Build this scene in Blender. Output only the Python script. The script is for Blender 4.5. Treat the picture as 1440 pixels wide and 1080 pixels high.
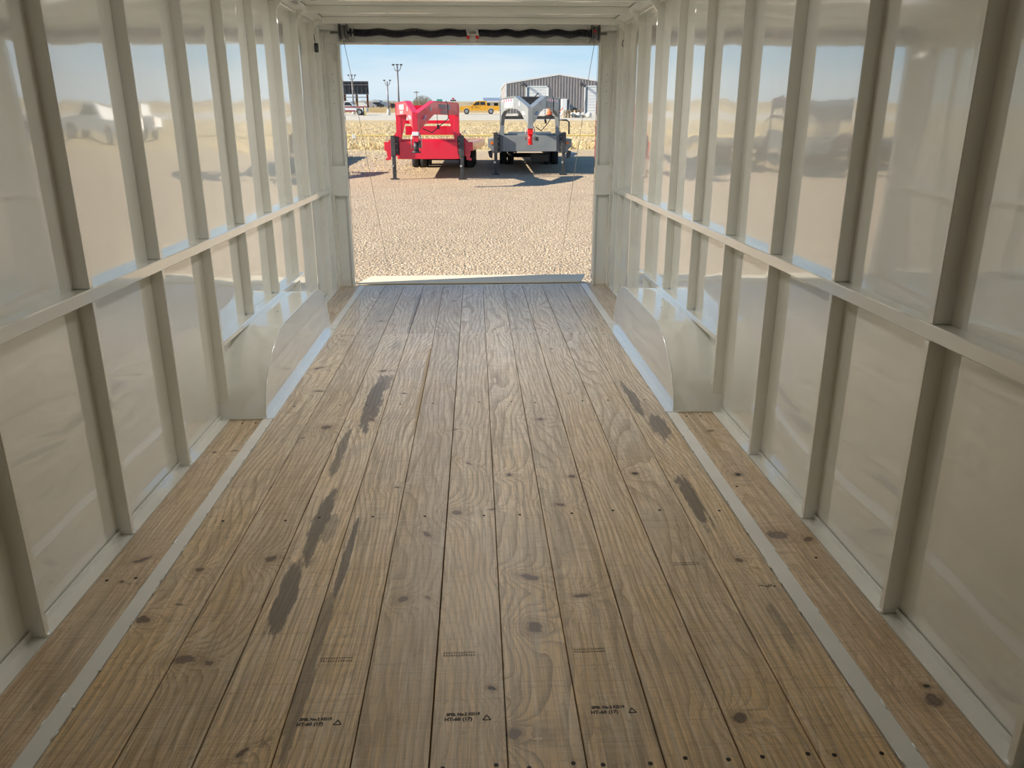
import bpy, bmesh, math, random
from mathutils import Vector, Matrix
random.seed(7)
S = bpy.context.scene
for o in list(bpy.data.objects): bpy.data.objects.remove(o)
COL = S.collection

# ------------------------------------------------------------------ camera
F_PX, YAW, PITCH, ROLL = 1093.5, 0.04528, 0.31972, -0.00094
CAM = Vector((0, 0, 1.4266))
def cam_axes():
    cy, sy, cp, sp = math.cos(YAW), math.sin(YAW), math.cos(PITCH), math.sin(PITCH)
    f = Vector((sy*cp, cy*cp, -sp)); r = Vector((cy, -sy, 0)); u = r.cross(f)
    cr, sr = math.cos(ROLL), math.sin(ROLL)
    return cr*r + sr*u, -sr*r + cr*u, f
RX, UX, FX = cam_axes()
cd = bpy.data.cameras.new('camera'); cam = bpy.data.objects.new('camera', cd); COL.objects.link(cam)
cam.matrix_world = Matrix(((RX.x, UX.x, -FX.x, 0), (RX.y, UX.y, -FX.y, 0), (RX.z, UX.z, -FX.z, CAM.z), (0, 0, 0, 1)))
cd.sensor_width = 36; cd.sensor_fit = 'HORIZONTAL'; cd.lens = F_PX/1440*36
cd.clip_start = .05; cd.clip_end = 3000
S.camera = cam
def at(px, py, Y):                       # the point of the place seen at a pixel, at distance Y along the trailer axis
    d = (px-720)/F_PX*RX - (py-540)/F_PX*UX + FX
    return CAM + d*(Y/d.y)
def G(y): return -0.68 + .031*y          # gravel lot rises gently away from the trailer

# ------------------------------------------------------------------ world, sun, exposure
def nt_new(nt, t, **k):
    n = nt.nodes.new(t)
    for a, b in k.items(): setattr(n, a, b)
    return n
W = bpy.data.worlds.new('world'); S.world = W; W.use_nodes = True
nt = W.node_tree; nt.nodes.clear()
tc = nt_new(nt, 'ShaderNodeTexCoord'); sep = nt_new(nt, 'ShaderNodeSeparateXYZ')
nt.links.new(tc.outputs['Generated'], sep.inputs[0])
ramp = nt_new(nt, 'ShaderNodeValToRGB')
cr = ramp.color_ramp; cr.elements[0].position = 0; cr.elements[0].color = (.62, .74, .80, 1)
cr.elements[1].position = 1; cr.elements[1].color = (.05, .12, .29, 1)
for pos, c in ((.052, (.62, .75, .83, 1)), (.078, (.42, .65, .82, 1)), (.11, (.34, .59, .82, 1)), (.25, (.22, .46, .77, 1)), (.5, (.10, .23, .48, 1))):
    e = cr.elements.new(pos); e.color = c
nt.links.new(sep.outputs['Z'], ramp.inputs[0])
mp = nt_new(nt, 'ShaderNodeMapping'); mp.inputs['Scale'].default_value = (1.6, 1.6, 9)
nt.links.new(tc.outputs['Generated'], mp.inputs[0])
nz = nt_new(nt, 'ShaderNodeTexNoise'); nz.inputs['Scale'].default_value = 2.2; nz.inputs['Detail'].default_value = 7; nz.inputs['Roughness'].default_value = .55
nt.links.new(mp.outputs[0], nz.inputs[0])
cl = nt_new(nt, 'ShaderNodeMapRange'); cl.inputs[1].default_value = .42; cl.inputs[2].default_value = .72
nt.links.new(nz.outputs['Fac'], cl.inputs[0])
band = nt_new(nt, 'ShaderNodeMapRange'); band.inputs[1].default_value = .20; band.inputs[2].default_value = .05
nt.links.new(sep.outputs['Z'], band.inputs[0])
mu = nt_new(nt, 'ShaderNodeMath', operation='MULTIPLY'); nt.links.new(cl.outputs[0], mu.inputs[0]); nt.links.new(band.outputs[0], mu.inputs[1])
mix = nt_new(nt, 'ShaderNodeMixRGB'); mix.inputs[2].default_value = (.70, .79, .86, 1)
nt.links.new(mu.outputs[0], mix.inputs[0]); nt.links.new(ramp.outputs[0], mix.inputs[1])
bg = nt_new(nt, 'ShaderNodeBackground'); bg.inputs[1].default_value = 1.0
nt.links.new(mix.outputs[0], bg.inputs[0])
nt.links.new(bg.outputs[0], nt_new(nt, 'ShaderNodeOutputWorld').inputs[0])

SUN_EL, SUN_A = math.radians(28.5), math.radians(11)
sd = Vector((-math.cos(SUN_EL)*math.cos(SUN_A), -math.cos(SUN_EL)*math.sin(SUN_A), math.sin(SUN_EL)))
sl = bpy.data.lights.new('sun', 'SUN'); sl.energy = 7.9; sl.color = (1, .91, .77); sl.angle = .0093
so = bpy.data.objects.new('sun', sl); COL.objects.link(so); so.rotation_euler = sd.to_track_quat('Z', 'Y').to_euler()

FILL_W = (19, 6.5)  # power of the two fill lamps added to lift the interior
S.view_settings.view_transform = 'Standard'; S.view_settings.look = 'None'
S.view_settings.gamma = 1; S.view_settings.use_curve_mapping = False
S.view_settings.exposure = 0.15
try: S.cycles.max_bounces = 10; S.cycles.diffuse_bounces = 7; S.cycles.glossy_bounces = 6
except Exception: pass

# ------------------------------------------------------------------ materials
MATS = {}
def mat(name, col, rough=.5, metal=0, ior=1.5, emit=None, coat=0):
    if name in MATS: return MATS[name]
    m = bpy.data.materials.new(name); m.use_nodes = True
    b = m.node_tree.nodes['Principled BSDF']
    b.inputs['Base Color'].default_value = (*col, 1); b.inputs['Roughness'].default_value = rough
    b.inputs['Metallic'].default_value = metal; b.inputs['IOR'].default_value = ior
    b.inputs['Coat Weight'].default_value = coat; b.inputs['Coat Roughness'].default_value = .05
    MATS[name] = m; return m
class NB:                                 # tiny node helper
    def __init__(s, m): s.m = m; s.nt = m.node_tree; s.b = s.nt.nodes['Principled BSDF']
    def n(s, t, **k): return nt_new(s.nt, t, **k)
    def l(s, a, b): s.nt.links.new(a, b)
    def put(s, inp, v):
        if hasattr(v, 'links') or isinstance(v, bpy.types.NodeSocket): s.l(v, inp)
        else: inp.default_value = v
    def math(s, op, a, b=None, c=None, clamp=False):
        n = s.n('ShaderNodeMath', operation=op); n.use_clamp = clamp
        s.put(n.inputs[0], a)
        if b is not None: s.put(n.inputs[1], b)
        if c is not None: s.put(n.inputs[2], c)
        return n.outputs[0]
    def vmath(s, op, a, b):
        n = s.n('ShaderNodeVectorMath', operation=op); s.put(n.inputs[0], a); s.put(n.inputs[1], b); return n
    def noise(s, vec, scale, detail=4, rough=.5, dim='3D'):
        n = s.n('ShaderNodeTexNoise'); s.l(vec, n.inputs['Vector']); n.inputs['Scale'].default_value = scale
        n.inputs['Detail'].default_value = detail; n.inputs['Roughness'].default_value = rough; return n.outputs['Fac']
    def rng(s, v, a, b, c=0., d=1.):
        n = s.n('ShaderNodeMapRange'); s.l(v, n.inputs[0])
        for i, x in enumerate((a, b, c, d)): n.inputs[i+1].default_value = x
        return n.outputs[0]
    def mix(s, f, a, b, mode='MIX'):
        n = s.n('ShaderNodeMixRGB', blend_type=mode); s.put(n.inputs[0], f)
        for i, x in ((1, a), (2, b)):
            if isinstance(x, tuple): n.inputs[i].default_value = (*x, 1)
            else: s.l(x, n.inputs[i])
        return n.outputs[0]
    def scale(s, vec, v):
        return s.vmath('MULTIPLY', vec, v).outputs[0]
    def pos(s): return s.n('ShaderNodeNewGeometry').outputs['Position']
    def obj(s): return s.n('ShaderNodeTexCoord').outputs['Object']
    def bump(s, h, strength=.3, dist=.01):
        n = s.n('ShaderNodeBump'); n.inputs['Strength'].default_value = strength; n.inputs['Distance'].default_value = dist
        s.l(h, n.inputs['Height']); s.l(n.outputs[0], s.b.inputs['Normal'])

def paint_mat():                          # glossy off-white sprayed enamel
    m = mat('white_enamel', (.82, .81, .77), .09, ior=1.5, coat=1.); N = NB(m); N.b.inputs['Coat IOR'].default_value = 2.5; N.b.inputs['Coat Roughness'].default_value = .022; P = N.pos()
    a = N.noise(P, 1.7, 2); b = N.noise(P, 260, 2)
    N.l(N.mix(N.rng(N.noise(P, 3.1, 4), .4, .7), (.825, .83, .775), (.795, .795, .735)), N.b.inputs['Base Color'])
    N.l(N.rng(N.noise(P, 9, 3), .35, .75, .015, .05), N.b.inputs['Coat Roughness'])
    N.bump(N.math('ADD', N.math('MULTIPLY', a, 3.0), N.math('MULTIPLY', b, .010)), .4, .002)
    m.node_tree.links.new(N.b.inputs['Normal'].links[0].from_socket, N.b.inputs['Coat Normal'])
    return m
WHITE = paint_mat()

KNOTS = [(-1.176,2.428,.035,0),(-1.189,2.286,.009,1),(-.957,2.354,.019,0),(-.95,2.147,.013,0),(-1.032,2.076,.02,1),(-.841,1.877,.032,0),(-.769,1.861,.012,0),(-.582,1.519,.024,0),(-.73,2.412,.027,0),(-.092,2.725,.025,0),(.046,2.746,.014,1),(-.199,2.556,.021,1),(-.254,2.145,.02,0),(-.176,2.149,.016,0),(.159,2.257,.03,1),(.157,1.981,.028,0),(.022,1.72,.014,2),(.073,1.553,.021,0),(.318,2.142,.027,0),(.651,1.58,.023,0),(.895,2.33,.017,0),(1.089,2.495,.044,0),(1.19,2.454,.021,0),(1.175,1.622,.033,0),(1.187,1.674,.012,2),(-.987,4.679,.04,0),(-.905,4.229,.032,0),(-.423,4.164,.014,2),(-.584,4.599,.026,0),(-.048,3.188,.019,0),(-.121,3.601,.018,1),(-.345,2.961,.015,0),(-.553,3.76,.036,0),(-.763,3.66,.03,0),(-.85,3.52,.017,0),(.396,3.03,.018,0),(.315,3.722,.022,0),(.317,2.771,.023,0),(.126,3.058,.015,0),(.671,3.046,.018,2),(1.108,3.018,.019,2),(1.136,3.522,.021,0),(.497,5.057,.013,2),(-1.22,3.365,.012,2),(-1.135,3.381,.012,1),(.504,4.124,.01,2),(.6,6.3,.02,0),(-.2,6.6,.02,0),(-.75,5.9,.025,0)]
STAINS = [(-.575,4.05,.045,.42,1.),(-.555,4.35,.06,.16,.8),(-.64,3.38,.022,.35,.9),(-.612,2.66,.035,.30,1.),(-.628,2.19,.030,.25,1.),(-.57,2.60,.03,.12,.6),
          (-.468,2.43,.014,.27,1.),(-.480,1.84,.022,.33,.75),(.85,3.98,.028,.30,.9),(.90,3.58,.050,.17,.9),(.855,2.80,.030,.25,1.),(.90,1.95,.02,.12,.5),
          (-.507,6.3,.016,.85,.6),(-.56,5.2,.03,.10,.3),(-.39,6.9,.02,.2,.3),(.33,6.6,.05,.2,.2)]
X0, PW = -1.0571, .1855
def wood_mat(name, fresh, grey, weather=1.0):
    m = mat(name, fresh, .55); N = NB(m); P = N.pos()
    sp = N.n('ShaderNodeSeparateXYZ'); N.l(P, sp.inputs[0]); x, y = sp.outputs[0], sp.outputs[1]
    idx = N.math('FLOOR', N.math('DIVIDE', N.math('SUBTRACT', x, X0), PW))
    far = N.math('MULTIPLY', N.math('GREATER_THAN', y, 5.5), 37.)
    wn = N.n('ShaderNodeTexWhiteNoise', noise_dimensions='1D'); N.l(N.math('ADD', idx, far), wn.inputs['W'])
    sc = N.n('ShaderNodeSeparateColor'); N.l(wn.outputs['Color'], sc.inputs[0]); r1, r2, r3 = sc.outputs[0], sc.outputs[1], sc.outputs[2]
    off = N.n('ShaderNodeCombineXYZ'); N.l(N.math('MULTIPLY', r1, 40.), off.inputs[1]); N.l(N.math('MULTIPLY', r2, 9.), off.inputs[2])
    Q = N.vmath('ADD', P, off.outputs[0]).outputs[0]
    # knot field
    K = None; KD = None; KB = None
    Pk = N.n('ShaderNodeTexNoise'); N.l(P, Pk.inputs['Vector']); Pk.inputs['Scale'].default_value = 22; Pk.inputs['Detail'].default_value = 3
    Pk = N.vmath('ADD', P, N.scale(N.vmath('SUBTRACT', Pk.outputs['Color'], (.5, .5, .5)).outputs[0], (.035, .035, 0))).outputs[0]
    kr_ = random.Random(21)
    for (kx, ky, kr, kk) in KNOTS:
        v = N.vmath('SUBTRACT', Pk, (kx, ky, 0)).outputs[0]; kr *= .82
        if kr > .012:
            an = kr_.uniform(-.9, .9); rt = N.n('ShaderNodeVectorRotate', rotation_type='Z_AXIS'); N.l(v, rt.inputs[0]); rt.inputs['Angle'].default_value = an; v = rt.outputs[0]
        ar = kr_.choice((1., 1.25, 1.9, 2.6)) if kk != 2 else 1.1
        v = N.scale(v, (1/kr, ar/kr, 0)); ln = N.n('ShaderNodeVectorMath', operation='LENGTH'); N.l(v, ln.inputs[0]); d = ln.outputs['Value']
        e = N.math('EXPONENT', N.math('MULTIPLY', d, -.45))
        K = e if K is None else N.math('MAXIMUM', K, e)
        if kk == 2: KB = d if KB is None else N.math('MINIMUM', KB, d)
        else:
            dd = d if kk == 0 else N.math('ADD', d, -.25)
            KD = dd if KD is None else N.math('MINIMUM', KD, dd)
    wob = N.noise(P, 90, 3)
    KD2 = N.math('ADD', KD, N.math('MULTIPLY', wob, .9)); KB2 = N.math('ADD', KB, N.math('MULTIPLY', wob, 1.0))
    # growth rings: lateral coordinate bent by slow noise and by the knots
    low = N.noise(N.scale(Q, (1.5, .32, 1)), 1.5, 2, .45)
    lat = N.math('ADD', N.math('MULTIPLY', x, N.math('ADD', N.math('MULTIPLY', r3, 9.), 9.)), N.math('MULTIPLY', low, 8.))
    lat = N.math('ADD', lat, N.math('MULTIPLY', K, 3.0))
    lat = N.math('ADD', lat, N.math('MULTIPLY', N.noise(N.scale(Q, (10, 2.4, 1)), 1., 2), .45))
    ring = N.math('FRACT', N.math('MULTIPLY', lat, 2.6))
    ring = N.rng(N.math('MULTIPLY', ring, ring), .25, .95)
    fine = N.noise(N.scale(Q, (330, 7, 1)), 1., 3, .6)
    saw = N.noise(N.scale(Q, (6, 130, 1)), 1., 3, .7)
    blot = N.noise(N.scale(Q, (3., 1.1, 1)), 1.7, 5, .6)
    w = N.rng(y, 1.2, 5.5, .10, .9)
    w = N.math('MULTIPLY', w, weather)
    w = N.math('ADD', w, N.rng(blot, .35, .75, -.22, .22), clamp=True)
    c = N.mix(w, fresh, grey)
    hue = N.mix(r2, (1., .96, .90), (1.0, 1.0, 1.04)); c = N.mix(1., c, hue, 'MULTIPLY')
    tone = N.math('ADD', N.math('MULTIPLY', r1, .26), .84); tn = N.n('ShaderNodeCombineColor')
    for i in range(3): N.l(tone, tn.inputs[i])
    c = N.mix(1., c, tn.outputs[0], 'MULTIPLY')
    c = N.mix(N.math('MULTIPLY', ring, N.rng(low, .3, .7, .35, .75)), c, (.42, .28, .16), 'MIX') if weather < .9 else N.mix(N.math('MULTIPLY', ring, N.rng(low, .3, .7, .55, .95)), c, (.36, .25, .145), 'MIX')
    c = N.mix(N.rng(fine, .42, .68, 0, .6), c, (.27, .195, .12))
    c = N.mix(N.rng(N.noise(N.scale(Q, (60, 1.6, 1)), 1., 4, .65), .46, .66, 0, .6), c, (.30, .22, .13))
    c = N.mix(N.rng(N.noise(N.scale(Q, (45, 2.2, 3)), 1.3, 4, .65), .52, .68, 0, .5), c, (.86, .76, .60))
    c = N.mix(N.rng(saw, .52, .72, 0, .42), c, (.28, .22, .155))
    c = N.mix(N.rng(N.noise(N.scale(Q, (4, 260, 1)), 1., 3, .7), .52, .68, 0, .2), c, (.82, .75, .64))
    c = N.mix(N.rng(N.noise(N.scale(Q, (38, 26, 1)), 1., 5, .75), .56, .7, 0, .5), c, (.20, .15, .10))
    c = N.mix(N.rng(blot, .52, .75, 0, .45), c, (.33, .25, .155))
    # yellow resin blotches and one glue run between boards
    yb = N.rng(N.noise(N.scale(P, (5, 2.2, 1)), 1.3, 4, .6), .62, .70, 0, .38)
    c = N.mix(N.math('MULTIPLY', yb, N.math('LESS_THAN', N.math('ABSOLUTE', N.math('SUBTRACT', y, 3.7)), .6)), c, (.42, .27, .08))
    gl = N.vmath('SUBTRACT', P, (-.322, 4.35, 0)).outputs[0]; gl = N.scale(gl, (1/.013, 1/.88, 0))
    ln = N.n('ShaderNodeVectorMath', operation='LENGTH'); N.l(gl, ln.inputs[0])
    gd = N.math('ADD', ln.outputs['Value'], N.math('MULTIPLY', N.math('SUBTRACT', N.noise(P, 26, 3), .5), 1.1))
    c = N.mix(N.rng(gd, 1.0, .8, 0, .8), c, (.40, .27, .10))
    # damp dark stains
    ST = None
    nzs = N.math('MULTIPLY', N.math('SUBTRACT', N.noise(N.scale(P, (26, 4.5, 1)), 1., 6, .68), .5), 2.6)
    for (sx, sy, a, b, k) in STAINS:
        v = N.scale(N.vmath('SUBTRACT', P, (sx, sy, 0)).outputs[0], (1/a, 1/b, 0)); ln = N.n('ShaderNodeVectorMath', operation='LENGTH'); N.l(v, ln.inputs[0])
        s_ = N.math('MULTIPLY', N.rng(N.math('ADD', ln.outputs['Value'], nzs), 1.05, .85), k)
        ST = s_ if ST is None else N.math('MAXIMUM', ST, s_)
    pl = N.math('FLOORED_MODULO', idx, 2.)
    c = N.mix(N.math('MULTIPLY', ST, .80), c, N.mix(fine, (.075, .060, .045), (.15, .125, .10)))
    # knots
    c = N.mix(N.rng(KD2, 3.4, 1.2, 0, .45), c, (.28, .18, .10))
    c = N.mix(N.rng(KD2, 1.6, 1.3, 0, .92), c, N.mix(N.rng(N.math('SINE', N.math('MULTIPLY', KD, 16.)), -1., 1.), (.10, .065, .045), (.21, .145, .10)))
    c = N.mix(N.rng(KB2, 2.6, 1.4, 0, .6), c, (.16, .09, .04))
    c = N.mix(N.rng(KB2, 1.35, 1.2), c, (.008, .006, .004))
    N.l(c, N.b.inputs['Base Color'])
    N.b.inputs['Roughness'].default_value = .43
    h = N.math('ADD', N.math('MULTIPLY', fine, .5), N.math('MULTIPLY', saw, .35))
    h = N.math('SUBTRACT', h, N.math('MULTIPLY', N.rng(KB2, 1.35, 1.1), 4.))
    N.bump(h, .35, .0016)
    return m
DECKWOOD = wood_mat('pine_deck', (.78, .565, .30), (.84, .80, .74))
SIDEWOOD = wood_mat('pine_side_board', (.80, .60, .385), (.82, .76, .67), .7)

def noisy(name, c1, c2, scale, rough=.6, metal=0, detail=4, bump=0, bscale=None, stretch=None, **k):
    m = mat(name, c1, rough, metal, **k); N = NB(m); P = N.pos()
    V = N.scale(P, stretch) if stretch else P
    n = N.noise(V, scale, detail); N.l(N.mix(N.rng(n, .3, .7), c1, c2), N.b.inputs['Base Color'])
    if bump: N.bump(N.noise(V, bscale or scale, 4), bump, .01)
    return m
RED = noisy('red_paint', (.74, .006, .04), (.66, .01, .04), 3, .28, coat=.4)
PINKRED = noisy('pinkish_red_paint', (.80, .03, .08), (.72, .03, .07), 4, .3)  # lighter, pinker red for the top flanges of the neck
GREY = noisy('grey_paint', (.27, .29, .29), (.22, .24, .25), 3, .35, coat=.3)
BLACK = noisy('black_paint', (.02, .022, .026), (.035, .037, .042), 8, .4)
DARK = noisy('dark_steel', (.05, .052, .056), (.08, .08, .08), 6, .5, .3)
CHROME = noisy('galvanised_steel', (.55, .55, .54), (.42, .42, .42), 20, .3, .9)
STEEL = noisy('shaft_steel', (.30, .29, .27), (.22, .21, .20), 20, .35, .8)
SPRING = noisy('spring_black', (.012, .013, .02), (.03, .03, .04), 40, .35, .5)
DRUM = noisy('drum_grey', (.22, .21, .21), (.15, .15, .15), 30, .45, .6)
TAGRED = noisy('tag_red', (.65, .02, .02), (.5, .02, .02), 10, .5)
BRIGHTRED = noisy('coupler_red', (.9, .015, .015), (.8, .01, .01), 5, .3)
ORANGE = noisy('orange_lens', (.9, .25, .02), (.8, .2, .02), 10, .3)
ORANGED = noisy('orange_plastic', (.85, .17, .05), (.75, .14, .04), 5, .5)
TYRE = noisy('tyre_rubber', (.018, .018, .02), (.03, .03, .03), 20, .8)
DECAL = noisy('white_vinyl', (.85, .85, .85), (.78, .78, .78), 10, .4)
DECALG = noisy('grey_vinyl', (.42, .42, .44), (.35, .35, .37), 10, .4)
PINK = noisy('pink_reflector', (.75, .08, .2), (.7, .1, .2), 10, .3)
YELLOW = noisy('yellow_paint', (.86, .42, .01), (.80, .38, .01), 3, .25, coat=.5)
GLASS = mat('dark_window_glass', (.02, .025, .03), .05)
TYW = noisy('yellow_pipe', (.78, .62, .22), (.72, .57, .2), 1, .6)
OFFW = noisy('white_sheet_metal', (.82, .82, .80), (.74, .75, .74), 1, .5)
LIP = noisy('cream_ramp_paint', (.80, .72, .55), (.74, .66, .50), 4, .8)
STRIPM = noisy('strip_enamel', (.80, .79, .75), (.74, .73, .68), 5, .42)
SIDING = noisy('taupe_siding', (.33, .30, .29), (.28, .26, .25), 1, .5)
SHADE = noisy('bluegrey_metal', (.18, .24, .30), (.15, .20, .26), 1, .5)
ROOFB = noisy('bluegrey_roof', (.24, .30, .40), (.20, .26, .34), 1, .5)
BOARDB = noisy('billboard_back', (.035, .04, .045), (.06, .065, .07), 3, .6)
POLE = noisy('pole_steel', (.16, .15, .17), (.22, .2, .2), 1, .5, .3)
POLED = noisy('pole_weathered', (.25, .22, .2), (.2, .18, .16), 1, .7)
CONC = noisy('concrete_base', (.6, .58, .52), (.52, .5, .45), 3, .8)
WOODP = noisy('pallet_wood', (.45, .33, .19), (.33, .24, .14), 4, .7)
SACK = noisy('white_sack', (.78, .75, .68), (.66, .62, .55), 6, .8)
RUST = noisy('rust_brown', (.20, .075, .03), (.12, .05, .025), 3, .8)
BRUSH = noisy('dry_twigs', (.20, .165, .12), (.27, .22, .15), .4, .9)
BRUSHD = noisy('grey_twigs', (.16, .145, .12), (.22, .19, .15), .3, .9)
INK = mat('ink_stamp', (.055, .045, .035), .7)
INKF = mat('faded_ink', (.16, .125, .09), .7)
HOLE = mat('screw_head', (.03, .022, .016), .6, .4)
MAROON = noisy('maroon_paint', (.33, .03, .05), (.28, .03, .04), 3, .3)

def ground_mat():
    m = mat('gravel_and_field', (.4, .33, .24), .95); N = NB(m); P = N.pos()
    sp = N.n('ShaderNodeSeparateXYZ'); N.l(P, sp.inputs[0]); y = sp.outputs[1]
    g1 = N.noise(P, 14, 6, .75); g2 = N.noise(P, 1.1, 4)
    vo = N.n('ShaderNodeTexVoronoi'); vo.inputs['Scale'].default_value = 26; N.l(P, vo.inputs['Vector'])
    vs = N.n('ShaderNodeSeparateColor'); N.l(vo.outputs['Color'], vs.inputs[0])
    gravel = N.mix(N.rng(g1, .3, .7), (.42, .30, .185), (.68, .52, .34))
    gravel = N.mix(N.rng(vs.outputs[0], .55, 1., 0, .6), gravel, (.72, .62, .47))
    gravel = N.mix(N.rng(vs.outputs[1], .8, 1., 0, .5), gravel, (.20, .16, .13))
    gravel = N.mix(N.rng(g2, .45, .75, 0, .35), gravel, (.36, .27, .18))
    edge = N.math('ADD', y, N.math('MULTIPLY', N.math('SUBTRACT', N.noise(P, .35, 5, .6), .5), 9.))
    st = N.noise(N.scale(P, (1, .35, 1)), .5, 6, .65)
    straw = N.mix(N.rng(st, .35, .65), (.56, .42, .22), (.66, .53, .31))
    straw = N.mix(N.rng(N.noise(N.scale(P, (.15, .5, 1)), .8, 3), .5, .75, 0, .5), straw, (.44, .32, .16))
    road = N.mix(N.rng(N.noise(N.scale(P, (.1, 1, 1)), .4, 3), .3, .7), (.66, .61, .50), (.58, .53, .44))
    # loose straw patches on the gravel near the field edge
    sg = N.math('MULTIPLY', N.rng(N.noise(P, .8, 5, .7), .5, .58), N.rng(y, 22, 30))
    c = N.mix(N.math('MULTIPLY', sg, .6), gravel, straw)
    c = N.mix(N.rng(edge, 35.6, 36.2), c, straw)
    c = N.mix(N.rng(N.math('ADD', y, N.math('MULTIPLY', g2, 4.)), 90, 92), c, road)
    c = N.mix(N.rng(N.math('ADD', y, N.math('MULTIPLY', g2, 4.)), 139, 141), c, straw)
    c = N.mix(N.rng(y, 190, 260, 0, .6), c, (.34, .28, .18))
    N.l(c, N.b.inputs['Base Color'])
    h = N.math('ADD', N.math('MULTIPLY', g1, 1.), N.math('MULTIPLY', vo.outputs['Distance'], -1.2))
    N.bump(h, .7, .03)
    return m
GROUND = ground_mat()

# ------------------------------------------------------------------ mesh helpers
class MB:
    def __init__(s): s.v = []; s.f = []; s.sm = []
    def add(s, vs, fs, smooth=False):
        b = len(s.v); s.v += [tuple(v) for v in vs]; s.f += [tuple(i+b for i in f) for f in fs]; s.sm += [smooth]*len(fs); return s
    def box(s, x0, y0, z0, x1, y1, z1):
        if x0 > x1: x0, x1 = x1, x0
        if y0 > y1: y0, y1 = y1, y0
        if z0 > z1: z0, z1 = z1, z0
        return s.add([(x0,y0,z0),(x1,y0,z0),(x1,y1,z0),(x0,y1,z0),(x0,y0,z1),(x1,y0,z1),(x1,y1,z1),(x0,y1,z1)],
                     [(3,2,1,0),(4,5,6,7),(0,1,5,4),(1,2,6,5),(2,3,7,6),(3,0,4,7)])
    def bar(s, a, b, w, h, up=(0, 0, 1)):         # rectangular bar from a to b
        a, b = Vector(a), Vector(b); d = (b-a).normalized(); up = Vector(up)
        if abs(d.dot(up)) > .98: up = Vector((0, 1, 0))
        r = d.cross(up).normalized(); u = r.cross(d)
        vs = [p + r*sx*w/2 + u*sy*h/2 for p in (a, b) for sx, sy in ((-1,-1),(1,-1),(1,1),(-1,1))]
        return s.add(vs, [(3,2,1,0),(4,5,6,7),(0,1,5,4),(1,2,6,5),(2,3,7,6),(3,0,4,7)])
    def prism(s, pts, n, t):                      # polygon (3-D points) extruded by vector n*t
        n = Vector(n)*t; k = len(pts); A = [Vector(p) for p in pts]
        nn = Vector((0,0,0))
        for i in range(k): nn += A[i].cross(A[(i+1) % k])
        flip = nn.dot(n) > 0
        vs = A + [p+n for p in A]
        fs = [tuple(range(k)), tuple(range(2*k-1, k-1, -1))] + [(i, i+k, (i+1) % k + k, (i+1) % k) for i in range(k)]
        if flip: fs = [tuple(reversed(f)) for f in fs]
        return s.add(vs, fs)
    def tube(s, path, r, seg=8, smooth=True, close=True):
        path = [Vector(p) for p in path]; n = len(path); rs = r if isinstance(r, (list, tuple)) else [r]*n
        d0 = (path[1]-path[0]).normalized(); up = Vector((0, 0, 1)) if abs(d0.z) < .9 else Vector((1, 0, 0))
        vs = []
        for i, p in enumerate(path):
            d = (path[min(i+1, n-1)] - path[max(i-1, 0)]).normalized()
            a = d.cross(up)
            if a.length < 1e-6: a = d.orthogonal()
            a.normalize(); b = a.cross(d); up = b
            vs += [p + (a*math.cos(t) + b*math.sin(t))*rs[i] for t in [2*math.pi*k/seg for k in range(seg)]]
        fs = [(i*seg+k, i*seg+(k+1) % seg, (i+1)*seg+(k+1) % seg, (i+1)*seg+k) for i in range(n-1) for k in range(seg)]
        s.add(vs, fs, smooth)
        if close:
            b = len(s.v)-len(vs)
            s.f += [tuple(b+k for k in reversed(range(seg))), tuple(b+(n-1)*seg+k for k in range(seg))]; s.sm += [False, False]
        return s
    def cyl(s, a, b, r, seg=16, r2=None): return s.tube([a, b], [r, r if r2 is None else r2], seg)
    def build(s, name, m, parent=None, bevel=0, kind=None):
        me = bpy.data.meshes.new(name); me.from_pydata(s.v, [], s.f)
        me.polygons.foreach_set('use_smooth', s.sm)
        me.materials.append(m); me.update()
        o = bpy.data.objects.new(name, me); COL.objects.link(o)
        bm = bmesh.new(); bm.from_mesh(me); bmesh.ops.recalc_face_normals(bm, faces=bm.faces)
        if bevel: bmesh.ops.bevel(bm, geom=[e for e in bm.edges], offset=bevel, segments=1, affect='EDGES', profile=.5)
        bm.to_mesh(me); bm.free()
        if parent: o.parent = parent
        if kind: o['kind'] = kind
        return o
def tag(o, label=None, cat=None, group=None, kind=None):
    if label: o['label'] = label
    if cat: o['category'] = cat
    if group: o['group'] = group
    if kind: o['kind'] = kind
    return o
def glyphs(parent, loc, ang, n, h, m, seed=0, gap=.28, rot=None, name='lettering', t=.002):
    # unreadable block lettering: a row of stroke-built characters
    r_ = random.Random(seed); b = MB(); w = h*.62; st = h*.22; x = -(n*(w+w*gap))/2
    for i in range(n):
        b.box(x, 0, 0, x+st, h, t); k = r_.choice('abcd')
        if k in 'abc': b.box(x, h-st, 0, x+w, h, t)
        if k in 'ad': b.box(x, 0, 0, x+w, st, t)
        if k in 'ab': b.box(x, h*.42, 0, x+w*.9, h*.42+st*.8, t)
        if k in 'bcd': b.box(x+w-st, 0 if k != 'b' else h*.4, 0, x+w, h, t)
        x += w*(1+gap)
    o = b.build(name, m, parent); o.location = loc; o.rotation_euler = rot or (math.pi/2, 0, ang); return o
def thing(name, label, cat, loc=(0, 0, 0), rz=0, group=None):
    o = bpy.data.objects.new(name, None); COL.objects.link(o); o.location = loc; o.rotation_euler = (0, 0, rz)
    o.empty_display_size = .1
    return tag(o, label, cat, group)
def setting(name):
    o = bpy.data.objects.new(name, None); COL.objects.link(o); o['kind'] = 'structure'; return o
def copy_tree(o, parent=None):
    c = o.copy(); COL.objects.link(c); c.parent = parent
    for ch in list(o.children): copy_tree(ch, c)
    return c
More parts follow.
